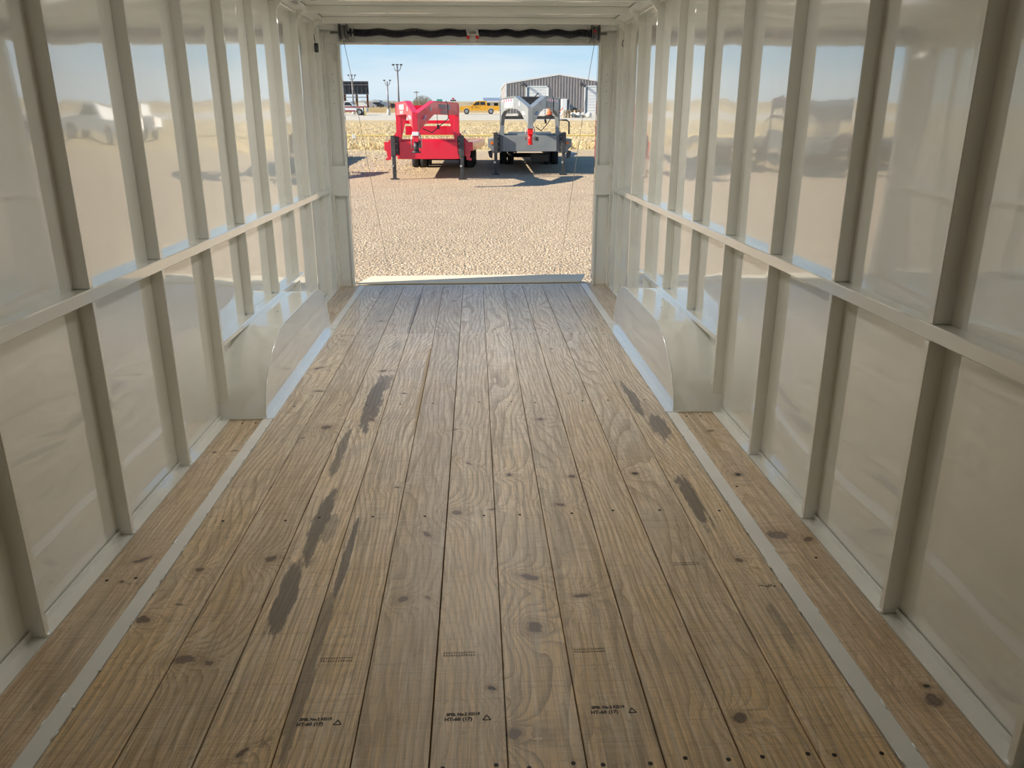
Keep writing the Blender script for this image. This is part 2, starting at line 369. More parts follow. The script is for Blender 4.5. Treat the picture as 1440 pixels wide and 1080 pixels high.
def text(body, size, m, parent, loc, rot, name='lettering', depth=.0004, sx=1.):
    cu = bpy.data.curves.new(name, 'FONT'); cu.body = body; cu.size = size; cu.extrude = depth; cu.offset = .0008 if size < .03 else 0; cu.align_x = 'CENTER'; cu.resolution_u = 2
    t = bpy.data.objects.new(name, cu); me = bpy.data.meshes.new_from_object(t); bpy.data.objects.remove(t)
    me.materials.clear(); me.materials.append(m)
    o = bpy.data.objects.new(name, me); COL.objects.link(o); o.parent = parent; o.location = loc; o.rotation_euler = rot; o.scale = (sx, 1, 1)
    return o

# ------------------------------------------------------------------ trailer interior: the setting
XL, XR = -1.281, 1.230            # inner faces of the wall posts
SL, SR = XL-.050, XR+.050         # wall sheets
Y0, Y1 = -1.25, 7.251
ZC = 2.262                        # ceiling sheet
POSTS = [1.994+.6096*k for k in range(-5, 9)]
RAIL0, RAIL1 = .872, .916
FY0, FY1 = 3.80, 5.672            # wheel well
LOW = (3.823, 5.652)              # posts bounding the low rail

def side_wall(side):
    s = 1 if side == 'right' else -1          # direction pointing out of the room
    xf = XR if s > 0 else XL; xs = SR if s > 0 else SL
    root = MB().box(xs+s*.012, Y0-.05, -.10, xs+s*.030, Y1+.10, ZC+.04).build('wall_'+side, OFFW); root['kind'] = 'structure'
    rnd = random.Random(3 if s > 0 else 5)
    ys = [Y0] + POSTS + [7.12]
    def sheet(y0, y1, z0, z1):
        nx, nz = 8, 20; A = rnd.uniform(.0018, .0042)*rnd.choice((1, 1, 1, -.6)); B = rnd.uniform(-.0015, .0015); ph = rnd.uniform(0, 6); C_ = rnd.uniform(-.0009, .0009)
        vs = []; fs = []
        for j in range(nz+1):
            for i in range(nx+1):
                u, v = i/nx, j/nz
                d = math.sin(math.pi*u)*(math.sin(math.pi*v)**.5*A + B*math.sin(2.3*math.pi*v+ph)) + C_*math.sin(2*math.pi*u)*math.sin(3*math.pi*v+ph)
                vs.append((xs - s*d, y0+(y1-y0)*u, z0+(z1-z0)*v))
        for j in range(nz):
            for i in range(nx): fs.append((j*(nx+1)+i, j*(nx+1)+i+1, (j+1)*(nx+1)+i+1, (j+1)*(nx+1)+i))
        o = MB().add(vs, fs, True).build('wall_sheet', WHITE, root)
        return o
    for a, b in zip(ys[:-1], ys[1:]):
        if b-a < .05: continue
        inwell = a > 3.6 and b < 5.8
        a_ = a+.022 if a in POSTS else a
        sheet(a_, b, RAIL1-.02, 2.22)
        sheet(a_, b, -.005, RAIL0+.02)
    up = lo = None
    for y in POSTS:
        w = .026
        MB().box(xf, y, RAIL1, xs+s*.004, y+w, 2.215).build('upper_post', WHITE, root, bevel=.0025)
        z0 = .405 if (3.9 < y < 5.6) else 0.002
        MB().box(xf, y, z0, xs+s*.004, y+w, RAIL0).build('lower_post', WHITE, root, bevel=.0025)
        # small weld dab at the foot of each post
        if z0 < .1: MB().tube([(xf, y-.002, .004), (xf, y+w, .006)], .006, 6).build('weld', WHITE, root)
    MB().box(xf-s*.003, Y0, RAIL0, xs+s*.004, Y1-.03, RAIL1).build('middle_rail', WHITE, root, bevel=.003)
    MB().box(xf-s*.001, LOW[0]+.026, .372, xs+s*.004, LOW[1]+.15, .402).build('low_rail', WHITE, root, bevel=.003)
    # base channel lying along the foot of the wall
    b = MB()
    for ya, yb in ((Y0, FY0), (FY1, Y1)):
        b.box(xf-s*.006, ya, -.006, xs, yb, .0035); b.box(xs-s*.010, ya, 0, xs-s*.004, yb, .022)
    b.build('base_channel', WHITE, root)
    # top rail and sloped cove strip under the roof bows
    MB().box(xf-s*.002, Y0, 2.205, xs+s*.01, Y1, ZC).build('top_rail', WHITE, root, bevel=.003)
    MB().prism([(xf-s*.001, Y0, 2.225), (xf-s*.075, Y0, ZC-.004), (xf-s*.001, Y0, ZC-.004)], (0, 1, 0), Y1-Y0).build('cove_strip', WHITE, root)
    for y in POSTS:
        MB().prism([(xf-s*.001, y, 2.16), (xf-s*.001, y, 2.23), (xf-s*.06, y, 2.23)], (0, 1, 0), .006).build('corner_gusset', WHITE, root)
    return root
WL = side_wall('left'); WR = side_wall('right')

# front end wall behind the photographer
wf = MB().box(SL-.03, Y0-.06, -.1, SR+.03, Y0, ZC+.04).build('wall_front', WHITE); wf['kind'] = 'structure'
# ceiling sheet and roof bows
ceil = MB().box(SL-.03, Y0-.06, ZC, SR+.03, Y1+.12, ZC+.03).build('ceiling', WHITE); ceil['kind'] = 'structure'
for y in POSTS:
    MB().box(XL+.078, y, 2.212, XR-.078, y+.032, ZC).build('roof_bow', WHITE, ceil, bevel=.003)
MB().box(XL+.0, 7.165, 2.20, XR-.0, 7.20, ZC).build('roof_bow', WHITE, ceil, bevel=.003)

# floor: steel frame, planks, steel strips
floor = MB().box(SL-.03, Y0-.05, -.16, SR+.03, Y1+.12, -.045).build('floor', DARK); floor['kind'] = 'structure'
JOINT = 5.515
plank_at = {}
def plank(x0, x1, y0, y1, m, key):
    o = MB().box(x0, y0, -.045, x1, y1, 0).build('plank', m, floor, bevel=.0016)
    plank_at.setdefault(key, []).append((y0, y1, o)); return o
r9 = random.Random(11)
for k in range(11):
    a = X0+k*PW + .0013; b = X0+(k+1)*PW - .0013 - r9.uniform(0, .0016)
    js = 6.30 if k == 10 else JOINT+r9.uniform(-.01, .01)
    if k % 2 == 0:
        plank(a, b, Y0, js-.0015, DECKWOOD, k); plank(a, b, js+.0015, Y1+.06, DECKWOOD, k)
    else: plank(a, b, Y0, Y1+.06, DECKWOOD, k)
XE = X0+11*PW
for (a, b, key) in ((XL+.007, X0-.052, -1), (XE+.059, XR-.007, 11)):
    plank(a, b, Y0, FY0-.012, SIDEWOOD, key); plank(a, b, FY1+.012, Y1+.04, SIDEWOOD, key)
for (a, b) in ((X0-.051, X0-.001), (XE+.002, XE+.058)):
    MB().box(a, Y0, -.03, b, Y1+.06, .0015).build('steel_strip', STRIPM, floor)
for yy in [Y0+.4+i*1.245 for i in range(0)]: pass
def plank_for(key, y):
    for y0, y1, o in plank_at[key]:
        if y0 <= y <= y1: return o
    return plank_at[key][0][2]
screw_me = None
def screw(key, x, y):
    global screw_me
    if screw_me is None:
        o = MB().cyl((0, 0, -.003), (0, 0, .0008), .0058, 10).build('screw', HOLE); screw_me = o.data; bpy.data.objects.remove(o)
    o = bpy.data.objects.new('screw', screw_me); COL.objects.link(o); o.parent = plank_for(key, y); o.location = (x, y, 0)
r8 = random.Random(4)
for row, dbl in ((1.45, True), (2.70, False), (3.98, False), (5.44, False), (5.60, False), (6.75, False)):
    for k in range(11):
        xc = X0+(k+.5)*PW
        if dbl:
            screw(k, xc-.055+r8.uniform(-.015, .015), row+r8.uniform(-.008, .008)); screw(k, xc+.058+r8.uniform(-.015, .015), row+r8.uniform(-.008, .008))
        else: screw(k, xc+r8.uniform(-.03, .05), row+r8.uniform(-.012, .02))
for x, y in ((-1.20, 3.74), (-1.135, 3.74), (-1.24, 2.30), (-1.15, 2.31), (-1.22, 6.2), (-1.13, 6.2)): screw(-1, x, y)
for x, y in ((1.075, 3.73), (1.15, 3.73), (1.165, 2.33), (1.07, 2.9), (1.10, 6.3), (1.18, 5.95)): screw(11, x, y)
# grade stamps inked on the boards
def stamp(key, x, y, sc=1.0, full=True):
    p = plank_for(key, y); st = 'grade_stamp'
    if full:
        a = text('SPIB. No.2 KD19', .0135*sc, INK, p, (x, y+.010*sc, .0004), (0, 0, 0), st, .0001, .9); a['label'] = 'dark ink grade stamp'
        b = text('HT-60 (17)', .0155*sc, INK, p, (x-.012, y-.008*sc, .0004), (0, 0, 0), st, .0001, 1.); b['label'] = 'dark ink grade stamp'
        m = MB(); c0 = (x+.050*sc, y-.008*sc)
        P3 = [(c0[0], c0[1]), (c0[0]+.02*sc, c0[1]), (c0[0]+.01*sc, c0[1]+.017*sc)]
        for i in range(3):
            q, w = P3[i], P3[(i+1) % 3]; m.bar((*q, .0004), (*w, .0004), .003*sc, .0003)
        m.build('triangle_mark', INK, p)
    else:
        for q, d_ in enumerate((.006, -.006)):
            glyphs(p, (x, y+d_*sc, .0003), 0, 13, .0065*sc, INKF, q, .75, (0, 0, 0), st, .0002)
stamp(5, -.052, 1.612); stamp(7, .322, 1.62); stamp(3, -.425, 1.612, .95)
for k, x, y in ((5, -.065, 1.863), (7, .308, 1.862), (3, -.41, 1.855), (9, .708, 2.31)): stamp(k, x, y, 1, False)
# handwriting in black marker on the last board
sc_ = MB(); pts = []
for i in range(46):
    t = i/45; pts.append((.905+.055*t, 2.165 + .006*math.sin(t*34)*(1 if t > .3 else .4) + .004*math.sin(t*11), .0006))
sc_.tube(pts[:14], .0011, 4); sc_.tube(pts[17:], .0011, 4)
sc_.build('marker_scribble', INK, plank_for(10, 2.165))
# sealant smears and wood splinters are part of the paint edge along the strips: small raised drips
dr = MB()
r5 = random.Random(8)
for xx in (X0-.001, X0-.052, XE+.002, XE+.058):
    y = 1.2
    while y < 5.4:
        y += r5.uniform(.05, .3); L = r5.uniform(.01, .05)
        dr.tube([(xx+r5.uniform(-.003, .003), y, .001), (xx+r5.uniform(-.003, .003), y+L, .001)], r5.uniform(.002, .0035), 5)
dr.build('paint_drips', WHITE, floor)

# ------------------------------------------------------------------ rear door frame
dframe = setting('door_1')
MB().box(XL+.001, 7.10, 0, SL-.01, 7.262, 2.22).build('corner_post', WHITE, dframe, bevel=.003)
MB().box(XR-.001, 7.10, 0, SR+.01, 7.262, 2.22).build('corner_post', WHITE, dframe, bevel=.003)
YD = Y1
for s, xo, xi, xsh in ((-1, XL, -1.137, SL), (1, XR, 1.082, SR)):
    MB().box(xsh, YD+.045, -.02, xi, YD+.06, 2.20).build('jamb_web', WHITE, dframe)
    MB().box(xi-(-s)*0, YD, 0, xi+s*.022, YD+.06, 2.12).build('jamb_flange', WHITE, dframe, bevel=.002)
    MB().box(xo+s*.02, YD-.004, 0, xo-s*.012, YD+.06, 2.20).build('jamb_flange', WHITE, dframe, bevel=.002)
    MB().box(xo, YD-.006, .835, xi, YD+.004, 1.095).build('strike_plate', WHITE, dframe, bevel=.001)
    for z, dx in ((1.86, .06), (1.80, .065), (1.72, .062), (1.62, .058)):
        MB().cyl((xo-s*dx, YD+.046, z), (xo-s*dx, YD+.043, z), .004, 8).build('bolt_hole', HOLE, dframe)
MB().box(SL, YD+.02, 2.098, SR, YD+.10, ZC).build('header', WHITE, dframe, bevel=.002)
MB().box(-1.16, YD-.002, 2.092, 1.105, YD+.02, 2.112).build('header_lip', WHITE, dframe, bevel=.002)
MB().box(SL, YD+.06, -.05, -1.150, YD+.12, 2.2).build('outer_post', OFFW, dframe)
MB().box(1.098, YD+.06, -.05, SR, YD+.12, 2.2).build('outer_post', OFFW, dframe)
MB().box(-1.137, YD+.061, -.05, 1.082, YD+.10, -.001).build('threshold', LIP, dframe)
# ------------------------------------------------------------------ wheel-well boxes
PROF = [(3.80, 0), (3.808, .05), (3.835, .115), (3.885, .175), (3.95, .232), (4.03, .282), (4.13, .330), (4.24, .362), (4.34, .374), (5.20, .374),
        (5.30, .366), (5.40, .345), (5.48, .305), (5.55, .250), (5.605, .18), (5.645, .10), (5.668, .03), (5.672, 0)]
def wheel_well(side):
    s = 1 if side == 'right' else -1
    xf = X0-.040 if s < 0 else XE+.042; xw = SL if s < 0 else SR
    r = thing('wheel_well_box', 'glossy white %s wheel-well box rising from the plank floor against the %s wall' % ('right-hand' if s > 0 else 'left-hand', side), 'fender', (0, 0, 0))
    m = MB(); n = len(PROF)
    vs = [(xf, y, z) for y, z in PROF] + [(xw, y, z) for y, z in PROF]
    m.add(vs, [(i, i+1, i+1+n, i+n) for i in range(n-1)], True); m.build('curved_top', WHITE, r)
    MB().prism([(xf, y, z) for y, z in PROF], (-s, 0, 0), .004).build('side_plate', WHITE, r)
    MB().tube([(xf-s*.002, y, z+.001) for y, z in PROF], .0035, 6).build('weld_bead', WHITE, r)
    MB().box(xf-s*.004, FY0-.01, 0.0, X0+.003 if s < 0 else XE-.003, FY1, .0045).build('floor_flange', WHITE, r)
    MB().box(xf, FY0-.012, 0, xw, FY0+.004, .006).build('front_flange', WHITE, r)
    MB().cyl((xf+s*.10, 4.62, .3735), (xf+s*.10, 4.62, .3755), .004, 8).build('bolt', HOLE, r)
wheel_well('left'); wheel_well('right')

# ------------------------------------------------------------------ fill lamps added on the roof, out of view, to brighten the dark interior
FILL_LENS = mat('fill_lens', (.9, .9, .88), .4)  # glowing lens of the added fill lamps
_b = FILL_LENS.node_tree.nodes['Principled BSDF']; _b.inputs['Emission Color'].default_value = (1, .96, .88, 1); _b.inputs['Emission Strength'].default_value = 3
def fill_lamp(y, power, where):
    r = thing('added_fill_lamp', 'added white fill lamp, out of view on the roof sheet, ' + where, 'lamp', (-.025, y, ZC), 0, 'added fill lamps above the frame')
    MB().box(-.16, -.24, -.022, .16, .24, -.001).build('housing', OFFW, r, bevel=.004)
    MB().box(-.14, -.22, -.028, .14, .22, -.0221).build('lens', FILL_LENS, r)
    l = bpy.data.lights.new('fill_light', 'AREA'); l.shape = 'RECTANGLE'; l.size = .28; l.size_y = .44; l.energy = power; l.color = (1, .97, .93)
    o = bpy.data.objects.new('fill_light', l); COL.objects.link(o); o.parent = r; o.location = (0, 0, -.032)
fill_lamp(5.15, FILL_W[0], 'nearest the rear door')
fill_lamp(3.22, FILL_W[1], 'over the wheel wells')
# ------------------------------------------------------------------ ramp-door spring shaft, cables, ramp
SY, SZ = 7.135, 2.172
sh = thing('spring_shaft', 'black twin torsion spring shaft across the top of the rear opening', 'spring', (0, SY, SZ))
MB().cyl((-1.19, 0, 0), (1.13, 0, 0), .0115, 12).build('shaft', STEEL, sh)
def spring(x0, x1, cyc, ph):
    m = MB(); path = []; N_ = 74*9
    for i in range(N_+1):
        t = i/N_; a = 2*math.pi*t*74; env = min(1, t*4 if ph > 0 else t*7, (1-t)*9)
        cz = .0085*env*math.sin(2*math.pi*cyc*t + ph) - .002*env
        path.append((x0+(x1-x0)*t, .027*math.cos(a), cz + .027*math.sin(a)))
    m.tube(path, .0058, 5); return m.build('torsion_spring', SPRING, sh)
spring(-1.00, -.058, 3.2, 3.4); spring(.045, .975, 4.3, 1.2)
for x0 in (-1.118, .998):
    m = MB(); m.cyl((x0, 0, 0), (x0+.008, 0, 0), .068, 24); m.cyl((x0+.008, 0, 0), (x0+.062, 0, 0), .055, 24); m.cyl((x0+.062, 0, 0), (x0+.07, 0, 0), .068, 24)
    m.build('cable_drum', DRUM, sh)
for x0 in (-1.030, .980):
    MB().cyl((x0, 0, 0), (x0+.016, 0, 0), .033, 16).build('winding_cone', SPRING, sh)
for x0 in (-1.008, .966):
    MB().box(x0, -.006, -.055, x0+.007, .09, .045).build('bracket', CHROME, sh)
for x0 in (-.052, .024):
    MB().box(x0, -.02, -.028, x0+.018, .09, .04).build('bracket', CHROME, sh); 
    MB().cyl((x0+.009, -.028, -.034), (x0+.009, -.012, -.034), .015, 10).build('red_cap', TAGRED, sh)
MB().box(1.01, -.057, .0, 1.03, -.0555, .02).build('red_label', TAGRED, sh)
RY = 9.72; RZ = G(RY)+.02
rampo = thing('ramp', 'cream ramp door lying open from the trailer sill down to the gravel', 'ramp', (0, 0, 0))
def rz(y): return -.004 + (RZ-(-.004))*(y-7.37)/(RY-7.37)
MB().prism([(-1.13, 7.37, rz(7.37)), (-1.13, RY, RZ), (-1.13, RY, RZ-.05), (-1.13, 7.37, rz(7.37)-.05)], (1, 0, 0), 2.22).build('ramp_panel', LIP, rampo)
MB().prism([(-1.05, 7.76, .012), (-1.14, 7.375, .012), (-1.14, 7.375, .003), (-1.05, 7.76, .003)], (1, 0, 0), 2.14).build('flap', LIP, rampo)
MB().cyl((-1.12, 7.365, -.012), (1.08, 7.365, -.012), .012, 10).build('hinge', DARK, rampo)
for i, (xa, nm) in enumerate(((-1.085, 'left'), (1.03, 'right'))):
    o = MB().tube([(xa, SY, SZ-.06), (xa+.0, 7.4, 1.90), (xa, RY-.1, rz(RY-.1)+.03)], .0022, 6).build('ramp_cable', STEEL)
    tag(o, 'thin steel ramp cable hanging down the %s side of the rear opening' % nm, 'cable')
lb = thing('marker_lamp', 'small black junction box on the last left wall post beside the header', 'electrical box', (XL+.004, 6.855, 2.03))
MB().box(0, -.012, -.034, .03, .016, .034).build('housing', BLACK, lb, bevel=.003)
MB().box(.004, -.016, -.02, .026, -.012, .02).build('cover', DARK, lb)
MB().tube([(.01, 0, .034), (.006, .004, .06), (.0, .01, .10)], .003, 6).build('wire', BLACK, lb)
lb2 = MB().tube([(XR-.002, 6.86, 2.10), (XR-.012, 6.862, 2.085), (XR-.014, 6.864, 2.06), (XR-.004, 6.866, 2.045)], .004, 6).build('wire_stub', BLACK)
tag(lb2, 'short black wire end poking out of the last right wall post', 'wire')

# ------------------------------------------------------------------ ground
gm = MB()
ys = [-20, 0, 8, 16, 30, 60, 120, 250, 500, 1000]
xs_ = [-600, -100, -30, 0, 30, 100, 600]
gm.add([(x, y, G(y)) for y in ys for x in xs_], [(j*7+i, j*7+i+1, (j+1)*7+i+1, (j+1)*7+i) for j in range(len(ys)-1) for i in range(6)])
g = gm.build('ground', GROUND); g['kind'] = 'structure'
# dry grass and loose stones
rg = random.Random(2)
GRASS = noisy('dry_grass_blades', (.66, .50, .26), (.74, .60, .35), .6, .9)
m = MB()
def blade(x, y, h, w):
    z = G(y); a = rg.uniform(0, 6.28); dx, dy = math.cos(a)*w, math.sin(a)*w; lx, ly = rg.uniform(-1.3, 1.3)*h, rg.uniform(-.3, .3)*h
    m.add([(x-dx, y-dy, z-.02), (x+dx, y+dy, z-.02), (x+lx, y+ly, z+h)], [(0, 1, 2)])
for i in range(17000):
    y = 36.5 + 42*rg.random()**1.5; x = rg.uniform(-.24, .24)*y
    cl = math.sin(x*1.3+y*.7)*math.sin(x*.6-y*1.1+2)
    h = rg.uniform(.04, .11)*(1.1+.3*cl)
    if y < 40: h *= rg.choice((.6, 1.5, 2.6))
    blade(x, y, h, rg.uniform(.02, .045))
for i in range(1500):                        # thin scattered straw on the gravel edge
    x = rg.uniform(-6, -1.5); y = rg.uniform(24, 36)
    blade(x, y, rg.uniform(.01, .06), .03)
tag(m.build('dry_grass', GRASS), 'dry straw-coloured grass covering the field beyond the gravel', 'grass', kind='stuff')
m = MB(); r6 = random.Random(12)
for i in range(7000):
    y = 9.8+16*r6.random()**1.3; x = r6.uniform(-.2, .2)*y; r_ = r6.uniform(.008, .024); z = G(y)
    c = [(x+r_*math.cos(a)*r6.uniform(.7, 1.2), y+r_*math.sin(a)*r6.uniform(.7, 1.2)) for a in (0, 1.5, 3.1, 4.6)]
    m.add([(*c[0], z-.004), (*c[1], z-.004), (*c[2], z-.004), (*c[3], z-.004), (x, y, z+r_*.7)], [(0, 1, 4), (1, 2, 4), (2, 3, 4), (3, 0, 4)])
STONE = noisy('pale_stone', (.70, .58, .43), (.45, .34, .23), 9, .9)
tag(m.build('gravel_stones', STONE), 'loose pale gravel stones strewn over the lot behind the ramp', 'gravel', kind='stuff')

# ------------------------------------------------------------------ gooseneck trailers
def wheel(x, y, z, r, w, parent, rim=DARK, name='wheel'):
    t = MB(); s = 1 if x > 0 else -1
    prof = [(-w/2, r*.62), (-w/2, r*.93), (-w*.38, r), (w*.38, r), (w/2, r*.93), (w/2, r*.62)]
    seg = 28; vs = []; fs = []
    for k in range(seg):
        a = 2*math.pi*k/seg
        vs += [(x+px, y+pr*math.cos(a), z+pr*math.sin(a)) for px, pr in prof]
    n = len(prof)
    for k in range(seg):
        for i in range(n-1): fs.append((k*n+i, k*n+i+1, ((k+1) % seg)*n+i+1, ((k+1) % seg)*n+i))
    t.add(vs, fs, True); o = t.build(name, TYRE, parent)
    h = MB(); h.cyl((x-w*.36, y, z), (x+w*.36, y, z), r*.63, 20); h.cyl((x-w*.46, y, z), (x+w*.46, y, z), r*.2, 12); h.build('rim', rim, o)
    return o
def gooseneck(name, label, loc, rz, style, group=None):
    red = style == 'red'
    P = RED if red else GREY
    r = thing(name, label, 'trailer', loc, rz, group)
    ZT, ZA = (2.01, 1.70) if red else (2.13, 1.80)      # top and bottom of the neck beams
    ZD0, ZD1 = (.56, 1.07) if red else (.68, 1.17)       # riser box
    HU, WU = .875, .13
    # riser front box, uprights
    MB().box(-.80, -.08, ZD0-.02, .86 if red else .80, .10, ZD1-.06).build('riser_box', P, r, bevel=.01)
    MB().box(-.80, .10, ZD0+.1, .80, .5, ZD1).build('riser_top', P, r, bevel=.01)
    for s in (-1, 1):
        if red:
            MB().box(s*(HU-.14), 0, ZD0-.02, s*HU, .12, ZT-.02).build('upright', P, r, bevel=.006)
            MB().prism([(s*(HU-.13), .01, ZA+.02), (s*(HU-.32), .01, ZA+.02), (s*(HU-.13), .01, 1.05)], (0, 1, 0), .03).build('upright_gusset', P, r)
        else:
            pts = [(s*HU, 0, ZD0-.02), (s*HU, 0, ZT-.02), (s*(HU-.22), 0, ZT-.02), (s*(HU-.30), 0, ZA), (s*(HU-.22), 0, ZA-.02), (s*(HU-.15), 0, ZA-.15), (s*(HU-.12), 0, ZA-.4), (s*(HU-.11), 0, ZD0-.02)]
            MB().prism(pts, (0, 1, 0), .20).build('upright', P, r)
    # neck beams converging on the coupler
    for s in (-1, 1):
        A = Vector((s*(HU-.02), -.01)); B = Vector((s*.055, -2.45))
        def q(t, z): return (A.x+(B.x-A.x)*t, A.y+(B.y-A.y)*t, z)
        if red: out = [q(0, ZT), q(.62, ZT+.005), q(1, 1.72), q(1, 1.28), q(.62, ZA), q(0, ZA)]
        else: out = [q(0, ZT), q(.55, ZT+.02), q(1, 1.84), q(1, 1.42), q(.9, 1.50), q(.72, 1.74), q(.6, ZA+.02), q(.3, ZA+.04), q(.12, ZA-.02), q(.03, ZA-.15), q(0, ZA-.4)]
        d = (B-A).normalized(); nrm = Vector((d.y, -d.x, 0))*(1 if s > 0 else -1)
        if nrm.x*s > 0: nrm = -nrm
        MB().prism(out, nrm, .09).build('neck_beam', P, r)
        fl = MB(); 
        a0, a1, a2 = Vector(out[0]), Vector(out[1]), Vector(out[2])
        off = Vector((nrm.x, nrm.y, 0))*.05
        fl.bar(a0+off, a1+off, .15, .02); fl.bar(a1+off, a2+off, .15, .02)
        fl.build('top_flange', PINKRED if red else P, r)
        # lettering on the outer face of each beam
        n2 = -nrm; ang = math.atan2((B-A).y, (B-A).x) if s < 0 else math.atan2((A-B).y, (A-B).x)
        c = Vector(q(.36 if red else .34, (ZT+ZA)/2-.03)) + Vector((n2.x, n2.y, 0))*.006
        dm = DECAL if s < 0 or not red else DECALG
        if red:
            glyphs(r, (c.x, c.y, c.z), ang, 8, .13, dm, 3, .14); glyphs(r, (c.x, c.y, c.z-.10), ang, 9, .07, dm, 4)
        else:
            glyphs(r, (c.x, c.y, c.z-.07), ang, 8, .16, DECAL if s < 0 else DECALG, 5, .08)
            for k in range(9):
                cc = Vector(q(.10+k*.045, ZT-.07)) + Vector((n2.x, n2.y, 0))*.004; e = Vector((d.x, d.y, 0))*.05
                MB().bar(cc-e, cc+e, .004, .06).build('reflector_strip', PINK if k % 2 else DECAL, r)
        cc = Vector(q(.70, ZT-.18)) + Vector((n2.x, n2.y, 0))*.005; e = Vector((d.x, d.y, 0))*.05
        MB().bar(cc-e, cc+e, .005, .10).build('safety_decal', DECAL if s < 0 else DECALG, r)
        cc = Vector(q(.86, 1.62 if red else 1.70)) + Vector((n2.x, n2.y, 0))*.005; e = Vector((d.x*.07, d.y*.07, -.05))
        MB().bar(cc-e, cc+e, .005, .09, (d.y, -d.x, 0)).build('safety_decal', DECAL, r)
    # coupler column
    zc0 = 1.24 if red else 1.36
    MB().box(-.068, -2.60, zc0, .068, -2.42, 1.72 if red else 1.83).build('coupler_column', P, r, bevel=.008)
    MB().box(-.075, -2.61, zc0-.05, .075, -2.41, zc0+.04).build('coupler_collar', DECAL if red else CHROME, r, bevel=.004)
    MB().box(-.07, -2.59, zc0-.20, .07, -2.43, zc0-.05).build('coupler_sleeve', RED if red else BRIGHTRED, r, bevel=.006)
    cm = DARK if red else BRIGHTRED; lowz = .80 if red else .92
    MB().cyl((0, -2.51, lowz), (0, -2.51, zc0-.2), .062 if red else .056, 20).build('coupler_tube', cm, r)
    MB().cyl((0, -2.51, lowz-.02), (0, -2.51, lowz+.02), .11 if red else .062, 20).build('coupler_base', cm, r)
    if red:
        MB().box(.06, -2.56, lowz+.1, .11, -2.46, lowz+.28).build('coupler_latch', DARK, r)
    # safety chains and light cord
    for s in (-1, 1):
        MB().tube([(s*.09, -2.5, zc0), (s*.13, -2.45, zc0-.2), (s*.12, -2.45, zc0-.35), (s*.08, -2.45, zc0-.28)], .014, 6).build('safety_chain', CHROME, r)
    MB().tube([(.62, -1.0, ZT+.03), (.66, -.92, ZT-.05), (.66, -.9, ZA-.1), (.5, -1.2, 1.45), (.3, -1.6, 1.25), (.15, -2.2, 1.35)], .012, 6).build('brake_cord', BLACK, r)
    MB().tube([(.40, -1.3, ZT+.02), (.41, -1.3, ZA), (.42, -1.3, ZA-.25)], .008, 6).build('light_cord', BLACK, r)
    MB().cyl((.42, -1.3, ZA-.25), (.44, -1.3, ZA-.36), .028, 8).build('plug', BLACK, r)
    # cross members behind
    zb = 1.51 if red else 1.60
    MB().box(-.80, .45, zb-.03, .80, .53, zb+.06).build('cross_bar', P if red else DARK, r)
    if red:
        MB().box(-.78, 1.1, 1.17, .78, 1.16, 1.42).build('headboard', P, r)
        MB().box(-.80, .5, ZT-.20, .80, .56, ZT-.04).build('upper_cross_beam', P, r)
    else:
        MB().box(-.66, 1.1, 1.16, .66, 1.16, 1.21).build('headboard', SHADE, r)
        lid = MB()
        for k in range(5): lid.box(-.26+.03*k, -.9-.1*k, ZT-.02-.06*k, .26-.03*k, -.86-.1*k, ZT+.02-.06*k)
        lid.build('toolbox_ribs', DARK, r)
        MB().box(-.32, -.86, ZT-.34, .32, -.80, ZT+.03).build('toolbox_front', DARK, r)
        MB().prism([(.10, -1.0, ZT), (.13, -1.0, ZT), (.24, -1.0, ZT+.11), (.20, -1.0, ZT+.11)], (0, 1, 0), .05).build('lever', DARK, r)
        MB().tube([(.86, .3, 1.55), (1.10, .3, 1.54), (1.17, .3, 1.48), (1.17, .3, 1.14)], .022, 8).build('grab_rail', DARK, r)
        MB().box(.16, -.087, ZD1-.20, .24, -.08, ZD1-.10).build('data_plate', BLACK, r)
    # landing-gear legs
    for s in (-1, 1):
        x = s*(.95 if red else 1.0)
        lg = MB().box(x-.06, -.22, .62, x+.06, -.08, 1.17 if red else 1.20).build('landing_leg', DARK, r, bevel=.006)
        MB().box(x-.045, -.20, .02, x+.045, -.10, .64).build('inner_leg', DARK, lg, bevel=.004)
        MB().box(x-.11, -.25, 0, x+.11, -.05, .025).build('foot_plate', DARK, lg)
        MB().cyl((x-.03, -.225, .36), (x-.03, -.20, .36), .035, 12).build('spring_pin', CHROME, lg)
        for k in range(6): MB().cyl((x, -.205, .08+.045*k), (x, -.199, .08+.045*k), .009, 8).build('pin_hole', BLACK, lg)
        for z in (.78, .95, 1.08):
            MB().cyl((x-s*.075, -.10, z), (x-s*.075, -.075, z), .014, 8).build('bolt', CHROME, r)
        br = MB().box(x-s*.06, -.08, .66, x-s*.13, .02, 1.14).build('leg_bracket', DARK, r)
